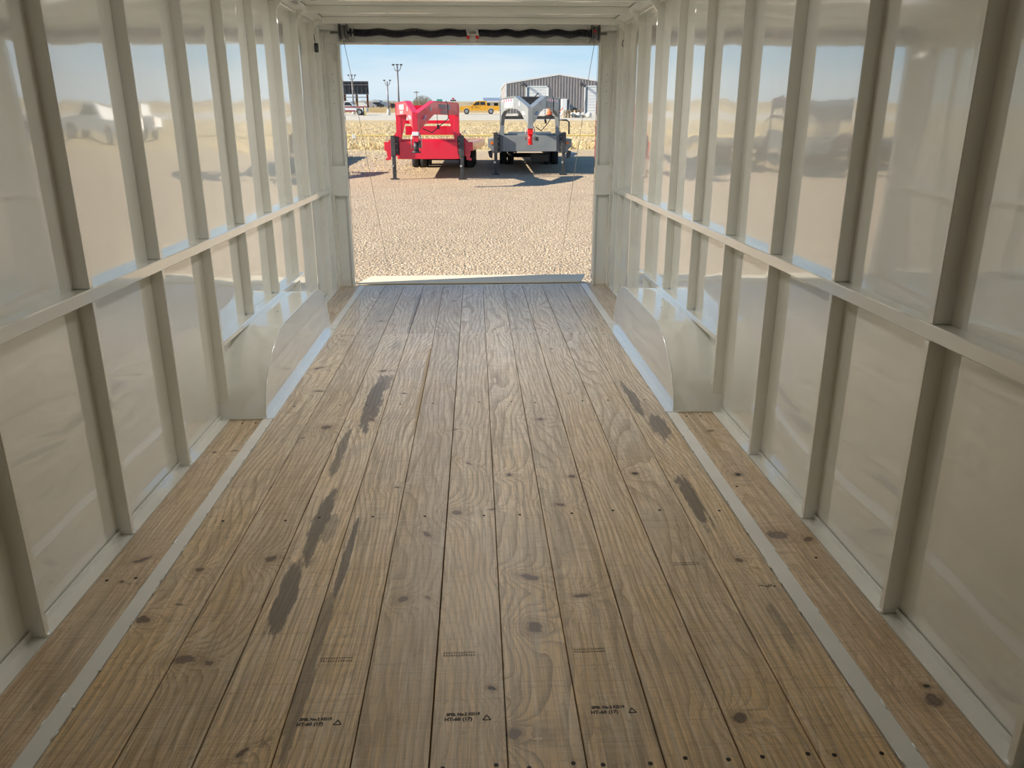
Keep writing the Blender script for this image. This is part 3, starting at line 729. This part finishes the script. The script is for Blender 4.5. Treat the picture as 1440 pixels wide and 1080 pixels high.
    # sloping side wings with stake hooks
    for s in (-1, 1):
        zt = 1.27 if red else 1.26
        w = [(s*.86, .02, zt), (s*1.22, .02, .90), (s*1.22, .02, .78), (s*1.13, .02, .70), (s*1.13, .02, .62), (s*.86, .02, .62)]
        MB().prism(w, (0, 1, 0), .05).build('side_wing', P, r)
        if red:
            MB().prism([(s*1.05, .0, .72), (s*1.18, .0, .72), (s*1.15, .0, .57), (s*1.21, .0, .56), (s*1.19, .0, .50), (s*1.06, .0, .52)], (0, 1, 0), .05).build('stake_hook', P, r)
            MB().tube([(s*.93, .05, 1.22), (s*1.00, .05, 1.30), (s*1.16, .05, 1.10), (s*1.10, .05, 1.03)], .008, 6).build('tie_loop', CHROME, r)
        else:
            MB().cyl((s*1.12, .0, .90), (s*1.12, .02, .90), .045, 16).build('marker_light', ORANGE, r)
            for z, xx in ((1.02, 1.08), (.76, 1.08)): MB().cyl((s*xx, .0, z), (s*xx, .02, z), .02, 8).build('bolt', CHROME, r)
            MB().prism([(s*1.10, .03, .70), (s*1.24, .03, .66), (s*1.20, .03, .50), (s*1.12, .03, .46)], (0, 1, 0), .3).build('step', BLACK, r)
    # deck, side rails, running gear
    L = 7.0 if red else 7.5; zd = .98 if red else 1.0
    for k in range(12):
        xa = -1.10+k*.183
        MB().box(xa, .5, zd-.05, xa+.178, L, zd).build('deck_board', DECAL if False else WOODP, r)
    for s in (-1, 1):
        MB().box(s*1.11, .05, zd-.22, s*1.24, L, zd+.015).build('side_rail', P, r, bevel=.004)
        MB().box(s*.38, .1, .62, s*.52, L-.2, zd-.06).build('frame_beam', BLACK, r)
    MB().box(-1.2, L-.02, zd-.25, 1.2, L+.08, zd+.012).build('rear_beam', P, r)
    for y in (4.2, 5.15):
        MB().cyl((-1.0, y, .40), (1.0, y, .40), .06, 12).build('axle', BLACK, r)
        for s in (-1, 1):
            wheel(s*.90, y, .40, .39, .22, r); wheel(s*.64, y, .40, .39, .20, r)
    if not red:
        MB().box(.05, 1.8, .30, .62, 2.6, .52).build('toolbox_under', BLACK, r)
    return r
yawr = math.radians(-3.5)
Rt = gooseneck('gooseneck_trailer', 'bright red gooseneck flatbed trailer with black coupler, parked on the gravel', (-1.30, 22.75, G(22.75)), yawr, 'red')
Gt = gooseneck('gooseneck_trailer', 'grey gooseneck trailer with arched neck and red coupler, right of the red one', (1.62, 24.05, G(24.05)), yawr, 'grey')
for x, y, l in ((-7.3, 24.2, 'grey gooseneck trailer just past the left edge, its shadow thin on the gravel'), (-11.2, 24.8, 'farther grey gooseneck trailer, seen only mirrored in the right wall')):
    c = copy_tree(Gt); c.location = (x, y, G(y)); c['label'] = l

# ------------------------------------------------------------------ field: yellow line, white box
PY = 48.6
yp = MB().tube([(x, PY, G(PY)+.10) for x in (-14, -7, 0, 7, 14)], .042, 8).build('yellow_pipe', TYW)
tag(yp, 'long yellow pipe lying across the dry grass field behind the trailers', 'pipe')
a = at(498, 197.5, 45)
bx = thing('marker_box', 'small white box on a stake in the grass left of the red trailer', 'box', (a.x, 45, G(45)))
MB().box(-.10, -.06, .10, .10, .06, .30).build('box_body', OFFW, bx, bevel=.01); MB().box(-.02, -.02, 0, .02, .02, .1).build('stake', WOODP, bx)
a = at(802, 219, 31.5)
db = MB().prism([(a.x-.22, 31.5, G(31.5)+.03), (a.x+.1, 31.3, G(31.5)+.03), (a.x+.24, 31.2, G(31.5)+.12), (a.x-.1, 31.6, G(31.5)+.16)], (0, 0, 1), .04).build('plastic_scrap', OFFW)
tag(db, 'pale scrap lying on the shaded gravel right of the grey trailer', 'scrap')

# ------------------------------------------------------------------ pickups
def pickup(name, label, loc, rz, body, lower=None, L=6.0, flip=1, bed=True):
    r = thing(name, label, 'truck', loc, rz)
    W_ = .98; lo = lower or body
    def arch(xc, rr, z0): return [(xc+rr*math.cos(a), z0+rr*math.sin(a)) for a in [math.pi*k/8 for k in range(8, -1, -1)]]
    f = L/2; fa, ra = -f+1.05, f-1.25
    bot = .48
    prof = [(-f, bot+.02)] + arch(fa, .46, bot) + arch(ra, .46, bot) + [(f, bot+.05), (f, 1.18), (-f+2.0, 1.20), (-f+1.75, 1.24), (-f+.3, 1.12), (-f+.03, 1.0)]
    pr = [(x*flip, -W_, z) for x, z in prof]
    MB().prism(pr, (0, 1, 0), 2*W_).build('body', body, r)
    # cab
    cb = [(-f+1.75, 1.2), (-f+2.45, 1.83), (-f+2.7, 1.90), (-f+3.9, 1.90), (-f+4.12, 1.82), (-f+4.2, 1.2)] if bed else [(-f+1.75, 1.2), (-f+2.3, 1.80), (-f+2.6, 1.86), (-f+3.1, 1.86), (-f+3.25, 1.2)]
    MB().prism([(x*flip, -W_+.08, z) for x, z in cb], (0, 1, 0), 2*W_-.16).build('cab', body, r, bevel=.02)
    def win(pts, y): MB().prism([(x*flip, y, z) for x, z in pts], (0, 1, 0), .012).build('side_window', GLASS, r)
    for y in (-W_+.072, W_-.084):
        if bed:
            win([(-f+2.02, 1.26), (-f+2.52, 1.74), (-f+3.05, 1.78), (-f+3.05, 1.28)], y); win([(-f+3.13, 1.28), (-f+3.13, 1.78), (-f+3.85, 1.76), (-f+3.95, 1.30)], y)
        else: win([(-f+1.98, 1.26), (-f+2.38, 1.72), (-f+3.0, 1.74), (-f+3.08, 1.28)], y)
    MB().prism([((-f+1.80)*flip, -.78, 1.27), ((-f+2.42)*flip, -.70, 1.80), ((-f+2.42)*flip, .70, 1.80), ((-f+1.80)*flip, .78, 1.27)], (-flip*.7, 0, .7), .02).build('windscreen', GLASS, r)
    if bed:
        MB().box((-f+4.3)*flip, -.80, 1.05, (f-.15)*flip, .80, 1.20).build('bed_well', BLACK, r)
    MB().box((-f-.10)*flip, -W_+.05, .45, (-f+.08)*flip, W_-.05, .72).build('front_bumper', CHROME, r, bevel=.03)
    MB().box((-f-.03)*flip, -.6, .76, (-f+.05)*flip, .6, 1.02).build('grille', CHROME, r, bevel=.01)
    MB().box((f-.05)*flip, -W_+.1, .5, (f+.12)*flip, W_-.1, .66).build('rear_bumper', CHROME, r, bevel=.02)
    MB().box((f-.02)*flip, -W_+.02, .85, (f+.02)*flip, -W_+.16, 1.12).build('tail_light', TAGRED, r)
    if lower:
        MB().box((-f+.05)*flip, -W_-.012, 1.0, (f-.05)*flip, -W_, 1.17).build('colour_band', lower, r)
        MB().box((-f+1.6)*flip, -W_-.012, .48, (ra-.5)*flip, -W_, .64).build('colour_band', lower, r)
    MB().box((-f+3.08)*flip, -W_-.02, 1.12, (-f+3.2)*flip, -W_, 1.15).build('door_handle', BLACK, r)
    MB().box((-f+2.1)*flip, -W_-.16, 1.22, (-f+2.2)*flip, -W_, 1.38).build('mirror', BLACK, r)
    for xx in (fa, ra):
        for y in (-W_+.12, W_-.12):
            o = wheel(0, 0, 0, .40, .24, r, CHROME); o.rotation_euler = (0, 0, math.pi/2); o.location = (xx*flip, y, .40)
    return r
YT = 126.; a = at(674.2, 160.3, YT)
py = pickup('pickup_truck', 'bright yellow crew-cab pickup on the road between the two goosenecks', (a.x, YT, G(YT)), 0, YELLOW, None, 6.0, 1)
text('\u2248 ~', .5, BLACK, py, (-.85, -.99, .8), (math.pi/2, 0, 0), 'door_graphic', .002)
a = at(493.5, 160.4, 118); 
rw = pickup('pickup_truck', 'maroon and white single-cab pickup by the road at the left, under the billboard', (a.x-.3, 118, G(118)), 0, OFFW, MAROON, 5.4, -1, False)
MB().box(-3.4, -.9, .9, -1.0, .9, 1.05).build('flat_bed', RUST, rw)
ws = pickup('pickup_truck', 'white pickup off to the right, seen only mirrored in the left wall', (17.5, 45, G(45)), .2, OFFW, None, 5.8, -1)

# ------------------------------------------------------------------ metal shed
YB = 132.; k_ = YB
sL = at(711.5, 160, YB).x; sR = at(859, 160, YB).x; zg = G(YB)
eave = at(711.5, 116.5, YB).z; peakx = at(786.5, 105, YB).x; peakz = at(786.5, 104.6, YB).z
shed = thing('metal_building', 'taupe ribbed metal shed with white trim and roll-up doors at the right', 'building', (peakx, YB, zg))
ew, ez, pz = (sR-sL)/2, eave-zg, peakz-zg
MB().prism([(-ew, 0, -.3), (-ew, 0, ez), (0, 0, pz), (ew, 0, ez), (ew, 0, -.3)], (0, 1, 0), 24).build('wall', SIDING, shed)
m = MB(); xx = -ew+.3
while xx < ew-.1:
    top = ez+(pz-ez)*(1-abs(xx)/ew)-.02
    m.prism([(xx-.09, -.002, 0), (xx-.05, -.09, 0), (xx+.05, -.09, 0), (xx+.09, -.002, 0)], (0, 0, 1), top); xx += .46
m.build('siding_rib', SIDING, shed, kind='stuff')
for s in (-1, 1):
    MB().bar((s*(ew+.12), -.06, ez-.04), (0, -.06, pz+.02), .1, .24, (0, 0, 1)).build('rake_trim', OFFW, shed)
    MB().box(s*(ew-.1), -.12, -.1, s*(ew+.16), .1, ez).build('corner_trim', OFFW, shed)
    MB().prism([(s*(ew+.15), -.1, ez+.02), (0, -.1, pz+.12), (0, -.1, pz+.04), (s*(ew+.15), -.1, ez-.05)], (0, 1, 0), 24.2).build('roof', OFFW, shed)
def sx(px): return at(px, 140, YB).x-peakx
def szz(py): return at(700, py, YB).z-zg
def rollup(x0, x1, z1, xa):
    MB().box(x0-.15, -.16, 0, x0+.05, 0, z1+.2).build('door_trim', OFFW, shed); MB().box(x1-.05, -.16, 0, x1+.15, 0, z1+.2).build('door_trim', OFFW, shed)
    MB().box(x0-.15, -.16, z1, x1+.15, 0, z1+.2).build('door_trim', OFFW, shed)
    MB().box(x0+.05, -.10, 0, xa, -.005, z1).build('door_reveal', SHADE, shed)
    n = 9
    d = MB().box(xa, -.11, 0, x1-.05, -.02, .02).build('rollup_door', OFFW, shed)
    for k in range(n): MB().box(xa, -.12, z1*k/n+.01, x1-.05, -.03, z1*(k+1)/n-.02).build('door_panel', OFFW, d)
rollup(sx(740.5), sx(770), szz(122.6), sx(744.5)); rollup(sx(822.5), sx(852), szz(122.2), sx(826.3))
for px in (736, 817):
    l_ = MB().prism([(sx(px)-.3, -.75, szz(120)-.12), (sx(px)+.3, -.75, szz(120)-.12), (sx(px)+.22, -.15, szz(118)+.05), (sx(px)-.22, -.15, szz(118)+.05)], (0, 0, 1), .14).build('wall_light', DARK, shed)
# things stacked in front of the shed
def box_thing(name, label, cat, px0, px1, py0, py1, Y, m, dep=1.2, group=None, parts=None):
    a = at(px0, py1, Y); b = at(px1, py0, Y); g_ = G(Y); w = b.x-a.x; h = max(b.z-g_, .3)
    r = thing(name, label, cat, ((a.x+b.x)/2, Y, g_), 0, group); return r, w, h
YS = 122.
r, w, h = box_thing('storage_cabinet', 'tall white cabinet with dark side standing against the shed wall', 'cabinet', 789.5, 800, 139, 158, 126, OFFW)
MB().box(-w/2, 0, 0, w*.28, 1, h).build('cabinet_body', OFFW, r, bevel=.03); MB().box(w*.28, .05, .1, w/2, .95, h-.1).build('open_side', BLACK, r); MB().box(-w*.42, -.03, .15, w*.2, 0, h-.15).build('door', OFFW, r)
r, w, h = box_thing('roof_panel', 'blue-grey metal panel leaning at a slant beside the white cabinet', 'panel', 801, 815, 146, 153, 127, SHADE)
MB().prism([(-w/2, 0, h), (w/2, 0, h-1.0), (w/2, 0, h-1.2), (-w/2, 0, h-1.25)], (0, 1, 0), .8).build('sheet', SHADE, r)
MB().box(-w/2+.05, .3, 0, -w/2+.15, .4, h-.5).build('leg', DARK, r); MB().box(w/2-.15, .3, 0, w/2-.05, .4, h-1.1).build('leg', DARK, r)
def crate_stack(label, px0, px1, py0, Y, n):
    a = at(px0, 160, Y); b = at(px1, py0, Y); g_ = G(Y); h = (b.z-g_)/n; w = b.x-a.x
    for k in range(n):
        r = thing('pallet', label % ('bottom', 'middle', 'upper', 'top')[min(k, 3) if k < n-1 else 3], 'pallet', ((a.x+b.x)/2+.05*(k % 2), Y, g_+k*h), 0, label.split(' of')[0]+'s')
        for j in range(5): MB().box(-w/2+j*w/5+.02, 0, h*.75, -w/2+(j+1)*w/5-.02, 1.1, h*.98).build('slat', WOODP, r)
        for j in range(3): MB().box(-w/2+j*(w-.12)/2, 0, 0, -w/2+j*(w-.12)/2+.12, 1.1, h*.75).build('block', WOODP, r)
crate_stack('wooden pallet, %s one of the tall brown stack below the white cabinet', 792.5, 802.5, 155.0, 100, 4)
crate_stack('wooden pallet, %s one of the stack right of the dark tyre pile', 807.5, 816, 154.5, 103, 4)
r6 = random.Random(3)
for i, (px, w, lab) in enumerate(((804.8, .5, 'nearest the tall brown pallet stack'), (808.5, .5, 'second from the tall brown pallet stack'), (813.5, .62, 'below the right-hand pallets'), (820.5, .62, 'left of the shed door'), (828, .7, 'rightmost, by the shed door'))):
    Y = 101.5+.5*(i % 2); w *= .85; a = at(px, 163, Y); t = MB(); seg = 12
    vs = []; fs = []
    for j in range(7):
        v = j/6*math.pi
        for k in range(seg):
            u = 2*math.pi*k/seg
            vs.append((a.x + w*.6*math.sin(v)*math.cos(u)*(1+.15*math.sin(5*u+i)), Y + .4*math.sin(v)*math.sin(u), G(Y)+.32-.32*math.cos(v)))
    fs = [(j*seg+k, j*seg+(k+1) % seg, (j+1)*seg+(k+1) % seg, (j+1)*seg+k) for j in range(6) for k in range(seg)]
    tag(t.add(vs, fs, True).build('sack', SACK), 'pale filled sack on the ground, ' + lab, 'sack', 'pale sacks before the shed')
def tyres(label, px, Y, n, R_=.45):
    a = at(px, 160, Y)
    for k in range(n):
        t = MB(); seg = 20; vs = []; fs = []; pr = [(R_*.55, 0), (R_*.95, 0), (R_, .06), (R_, .2), (R_*.95, .26), (R_*.55, .26)]
        for s_ in range(seg):
            u = 2*math.pi*s_/seg; vs += [(a.x+.03*k+q*math.cos(u), Y+q*math.sin(u), G(Y)+.27*k+z) for q, z in pr]
        for s_ in range(seg):
            for i in range(6): fs.append((s_*6+i, s_*6+(i+1) % 6, ((s_+1) % seg)*6+(i+1) % 6, ((s_+1) % seg)*6+i))
        tag(t.add(vs, fs, True).build('tyre', TYRE), label % ('bottom', 'second', 'third', 'top')[k if k < n-1 else 3], 'tyre', 'stacked tyres')
tyres('black tyre, %s of the pile between the pallet stacks', 805.0, 107, 4, .5)
tyres('black tyre, %s of the pile seen through the grey arch left side', 733.5, 110, 4, .50)
Yd = 112.; a = at(772.5, 163, Yd)
r = thing('traffic_drum', 'orange traffic drum seen through the right side of the grey arch', 'barrel', (a.x, Yd, G(Yd)))
MB().tube([(0, 0, .0), (0, 0, .12)], .5, 16).build('base_ring', TYRE, r)
MB().tube([(0, 0, .1), (0, 0, .4), (0, 0, .41), (0, 0, .7), (0, 0, 1.0)], [.42, .38, .34, .32, .28], 16).build('drum_body', ORANGED, r)
a = at(787.5, 163, 118)
r = thing('hand_truck', 'orange-red tubular frame lying at an angle left of the brown pallets', 'hand truck', (a.x, 118, G(118)))
MB().tube([(-.35, 0, .05), (.45, 0, 1.05)], .045, 8).build('frame_tube', ORANGED, r); MB().tube([(-.35, .4, .05), (.45, .4, 1.05)], .045, 8).build('frame_tube', ORANGED, r); MB().box(-.5, 0, .0, -.1, .4, .05).build('toe_plate', ORANGED, r)

# ------------------------------------------------------------------ billboard and light poles
Yb = 150.
a = at(464, 114, Yb); b = at(518.5, 132.8, Yb); g_ = G(Yb)
bb = thing('billboard', 'large dark billboard seen from behind on steel posts at the left', 'billboard', (b.x, Yb, g_))
w = b.x-a.x; z1 = a.z-g_; z0 = b.z-g_
MB().box(-w, 0, z0, 0, .25, z1).build('panel', BOARDB, bb)
for k in range(9): MB().box(-w+w*(k+.5)/9-.06, -.10, z0+.1, -w+w*(k+.5)/9+.06, 0, z1-.1).build('back_rib', DARK, bb)
for z in (z0+.05, z0+(z1-z0)*.72, z1-.1): MB().box(-w, -.16, z-.06, 0, -.05, z+.06).build('stringer', POLE, bb)
for px in (485, 501.5, 516.5):
    x = at(px, 140, Yb).x-b.x; MB().box(x-.16, .3, -.3, x+.16, .6, z1-.2).build('post', RUST, bb)
MB().box(-w, -1.0, z0-.55, -.4, -.2, z0-.45).build('catwalk', POLE, bb)
def light_pole(label, px, pytop, pybase, Y, n=2, w=.9):
    t = at(px, pytop, Y); g_ = G(Y); x = at(px, pybase, Y).x
    r = thing('light_pole', label, 'light pole', (x, Y, g_), 0, 'tall light poles'); H = t.z-g_
    MB().tube([(0, 0, .0), (0, 0, H-.35)], [.13, .08], 10).build('pole', POLE, r)
    MB().cyl((0, 0, -.1), (0, 0, .8), .25, 12).build('base', CONC, r)
    for k in range(n):
        x_ = (k-(n-1)/2)/(max(n-1, 1)/2)*w if n > 1 else 0
        MB().tube([(0, 0, H-.9), (x_*.6, 0, H-.75), (x_, 0, H-.3)], .045, 6).build('arm', POLE, r)
        MB().box(x_-.15, -.15, H-.26, x_+.15, .15, H-.12).build('lamp_head', DARK, r, bevel=.02)
light_pole('tallest light pole with three lamp heads, just left of the red trailer', 561.3, 88.5, 155, 95, 3, .44)
light_pole('shorter light pole with two lamp heads, second from the billboard', 546.5, 111, 157.5, 118, 2, .40)
light_pole('light pole standing in front of the billboard', 497.2, 103.8, 150, 126, 3, .48)
for px, t_, l in ((586.3, 128, 'thin distant pole above the red trailer'), (637.5, 139, 'thin distant sign pole above the right of the red trailer')):
    Y = 260.; t = at(px, t_, Y); r = thing('utility_pole', l, 'pole', (at(px, 150, Y).x, Y, G(Y)))
    H = t.z-G(Y); MB().cyl((0, 0, 0), (0, 0, H), .14, 8).build('pole', POLED, r); MB().box(-.8, -.1, H-.5, .8, .1, H-.25).build('cross_arm', POLED, r)
for px, py0, py1, mm, l in ((618, 139.5, 143, noisy('sign_green', (.05, .35, .28), (.05, .3, .25), 1), 'green highway sign above the right half of the red trailer'), (637.3, 140.2, 142.2, DARK, 'small dark sign board with a red top, right of the green sign')):
    Y = 240.; t = at(px, py0, Y); b = at(px, py1, Y); r = thing('road_sign', l, 'sign', (t.x, Y, G(Y)))
    MB().box(-.8, 0, b.z-G(Y), .8, .1, t.z-G(Y)).build('sign_panel', mm, r); MB().cyl((-.7, .1, 0), (-.7, .1, b.z-G(Y)), .08, 6).build('post', POLED, r); MB().cyl((.7, .1, 0), (.7, .1, b.z-G(Y)), .08, 6).build('post', POLED, r)
    if mm is DARK: MB().box(-.35, 0, t.z-G(Y)+.15, .35, .1, t.z-G(Y)+.5).build('sign_top', TAGRED, r)
# roadside posts by the maroon pickup
for px, mm, l in ((511.5, DARK, 'dark bollard post right of the maroon pickup'), (513.8, TYW, 'pale yellow bollard post right of the maroon pickup')):
    Y = 114.; x = at(px, 158, Y).x; o = MB().cyl((x, Y, G(Y)), (x, Y, G(Y)+1.1), .09, 10).build('bollard', mm); tag(o, l, 'bollard')

# ------------------------------------------------------------------ background buildings, boxes, trees
def hut(name, label, px0, px1, py0, py1, Y, wallm, roofm, roof=True):
    a = at(px0, py1, Y); b = at(px1, py0, Y); g_ = G(Y); w = b.x-a.x; h = b.z-g_
    r = thing(name, label, 'building', ((a.x+b.x)/2, Y, g_)); hr = h*.35
    MB().box(-w/2, 0, 0, w/2, 6, h-hr).build('wall', wallm, r)
    if roof: MB().prism([(-w/2-.2, -.3, h-hr), (-w/2-.2, 3, h), (-w/2-.2, 6.3, h-hr)], (1, 0, 0), w+.4).build('roof', roofm, r)
    else: MB().box(-w/2-.05, -.05, h-hr, w/2+.05, 6.05, h).build('roof', roofm, r)
    n = max(2, int(w/2.5))
    for k in range(n): MB().box(-w/2+(k+.25)*w/n, -.06, (h-hr)*.25, -w/2+(k+.75)*w/n, 0, (h-hr)*.8).build('window', GLASS, r)
    MB().box(-w/2-.2, -.35, h-hr-.15, w/2+.2, -.25, h-hr+.12).build('fascia', OFFW, r)
    return r
hut('roadside_building', 'low building with blue-grey roof behind the yellow pickup', 681, 703, 136.8, 156, 190, SACK, ROOFB)
hut('storage_tower', 'blue-grey box building left edge of the taupe shed', 704.5, 714, 134.5, 156, 200, ROOFB, ROOFB, False)
hut('red_roof_building', 'low red-roofed building left of the blue-grey roof', 671, 683, 141.5, 156, 210, RUST, TAGRED)
r, w, h = box_thing('cargo_box', 'pale grey box trailer far away between billboard and light pole', 'trailer', 525.5, 533.5, 140.5, 150, 240, SACK)
MB().box(-w/2, 0, .9, w/2, 8, h).build('box_body', noisy('pale_blue_box', (.45, .48, .52), (.4, .43, .47), 1), r)
for x in (-w*.3, w*.3): wheel(x, .4, .5, .5, .3, r)
r, w, h = box_thing('cargo_box', 'dark container with rusty end, just left of the red trailer', 'container', 548.8, 556.5, 145.2, 152, 165, RUST)
MB().box(-w/2, 0, 0, -w*.3, 6, h).build('end_wall', RUST, r); MB().box(-w*.3, .1, 0, w/2, 6, h-.03).build('box_body', BOARDB, r)
for i, (px, mm, l) in enumerate(((507, OFFW, 'tiny far white parked car right of the maroon pickup'), (518, DECALG, 'tiny far grey parked car below the billboard'), (529, BLACK, 'tiny far black parked car below the pale box trailer'), (541, ROOFB, 'tiny far blue parked car left of the short light pole'))):
    Y = 205.+5*i; a = at(px, 150.5, Y); r = thing('parked_car', l, 'car', (a.x, Y, G(Y)), 0, 'tiny parked cars')
    MB().prism([(-2, 0, .3), (-2, 0, .85), (-1.1, 0, .95), (-.6, 0, 1.45), (.8, 0, 1.45), (1.5, 0, .95), (2, 0, .85), (2, 0, .3)], (0, 1, 0), 1.7).build('body', mm, r)
    for x in (-1.2, 1.2): wheel(x, .15, .32, .32, .2, r).rotation_euler = (0, 0, 0)
def bare_tree(label, px, pytop, wpx, Y, mm, n=700, seed=0, group=None):
    rr = random.Random(seed); t = at(px, pytop, Y); g_ = G(Y); H = t.z-g_; Wd = at(px+wpx/2, pytop, Y).x-at(px-wpx/2, pytop, Y).x
    r = thing('bare_tree', label, 'tree', (t.x, Y, g_), 0, group)
    m = MB(); m.tube([(0, 0, -.3), (.05*H, 0, H*.25), (0, .1, H*.5)], [H*.035, H*.028, H*.012], 7)
    for k in range(7):
        a = rr.uniform(0, 6.28); m.tube([(0, 0, H*.15+k*.03*H), (Wd*.2*math.cos(a), Wd*.15*math.sin(a), H*.5), (Wd*.35*math.cos(a), Wd*.3*math.sin(a), H*.75)], [H*.02, H*.012, H*.004], 5)
    m.build('trunk', mm, r)
    c = MB()
    for k in range(n):
        a = rr.uniform(0, 6.28); q = math.sqrt(rr.random()); z = H*(.12+.85*rr.random()*math.sqrt(max(0, 1-q*q*.85)))
        x, y = Wd/2*q*math.cos(a), Wd/2*q*math.sin(a); L = H*rr.uniform(.08, .2); th = rr.uniform(-.7, .7)
        w_ = H*.006
        c.add([(x-w_, y, z), (x+w_, y, z), (x+L*math.sin(th), y+rr.uniform(-.3, .3), z+L*math.cos(th))], [(0, 1, 2)])
    c.build('twigs', mm, r, kind='stuff')
bare_tree('large round bare tree rising above the left of the red trailer', 594, 134.5, 29, 205, BRUSH, 2600, 1)
tl = ((487, 140.5, 12, 'behind the left edge of the opening'), (500, 141, 14, 'under the billboard'), (512, 140, 13, 'just right of the middle billboard post'), (527, 139.5, 15, 'above the pale box trailer'), (541, 140, 14, 'behind the short light pole'), (552, 141, 12, 'above the dark container'), (572, 140.5, 12, 'right of the tallest light pole'), (664, 144, 9, 'left of the yellow pickup'), (657, 145, 8, 'just right of the red trailer'))
for i, (px, t_, w_, l) in enumerate(tl):
    bare_tree('low grey bare tree ' + l, px, t_, w_*1.25, 262+i*14, BRUSHD, 900, 10+i, 'far line of bare trees')
# scrub rows along the far road verge and the field edge
m = MB(); rv = random.Random(31)
for i in range(9000):
    Y = rv.choice((143, 146, 172))+rv.uniform(-2, 2); x = rv.uniform(-.24, .02 if Y < 160 else .24)*Y; z = G(Y); h = rv.uniform(.2, .9)*(1 if x > -27 and x < 6 else .6)
    m.add([(x-.06, Y, z), (x+.06, Y, z), (x+rv.uniform(-.3, .3), Y, z+h)], [(0, 1, 2)])
tag(m.build('roadside_weeds', GRASS), 'tan weeds along the far side of the pale road', 'grass', kind='stuff')
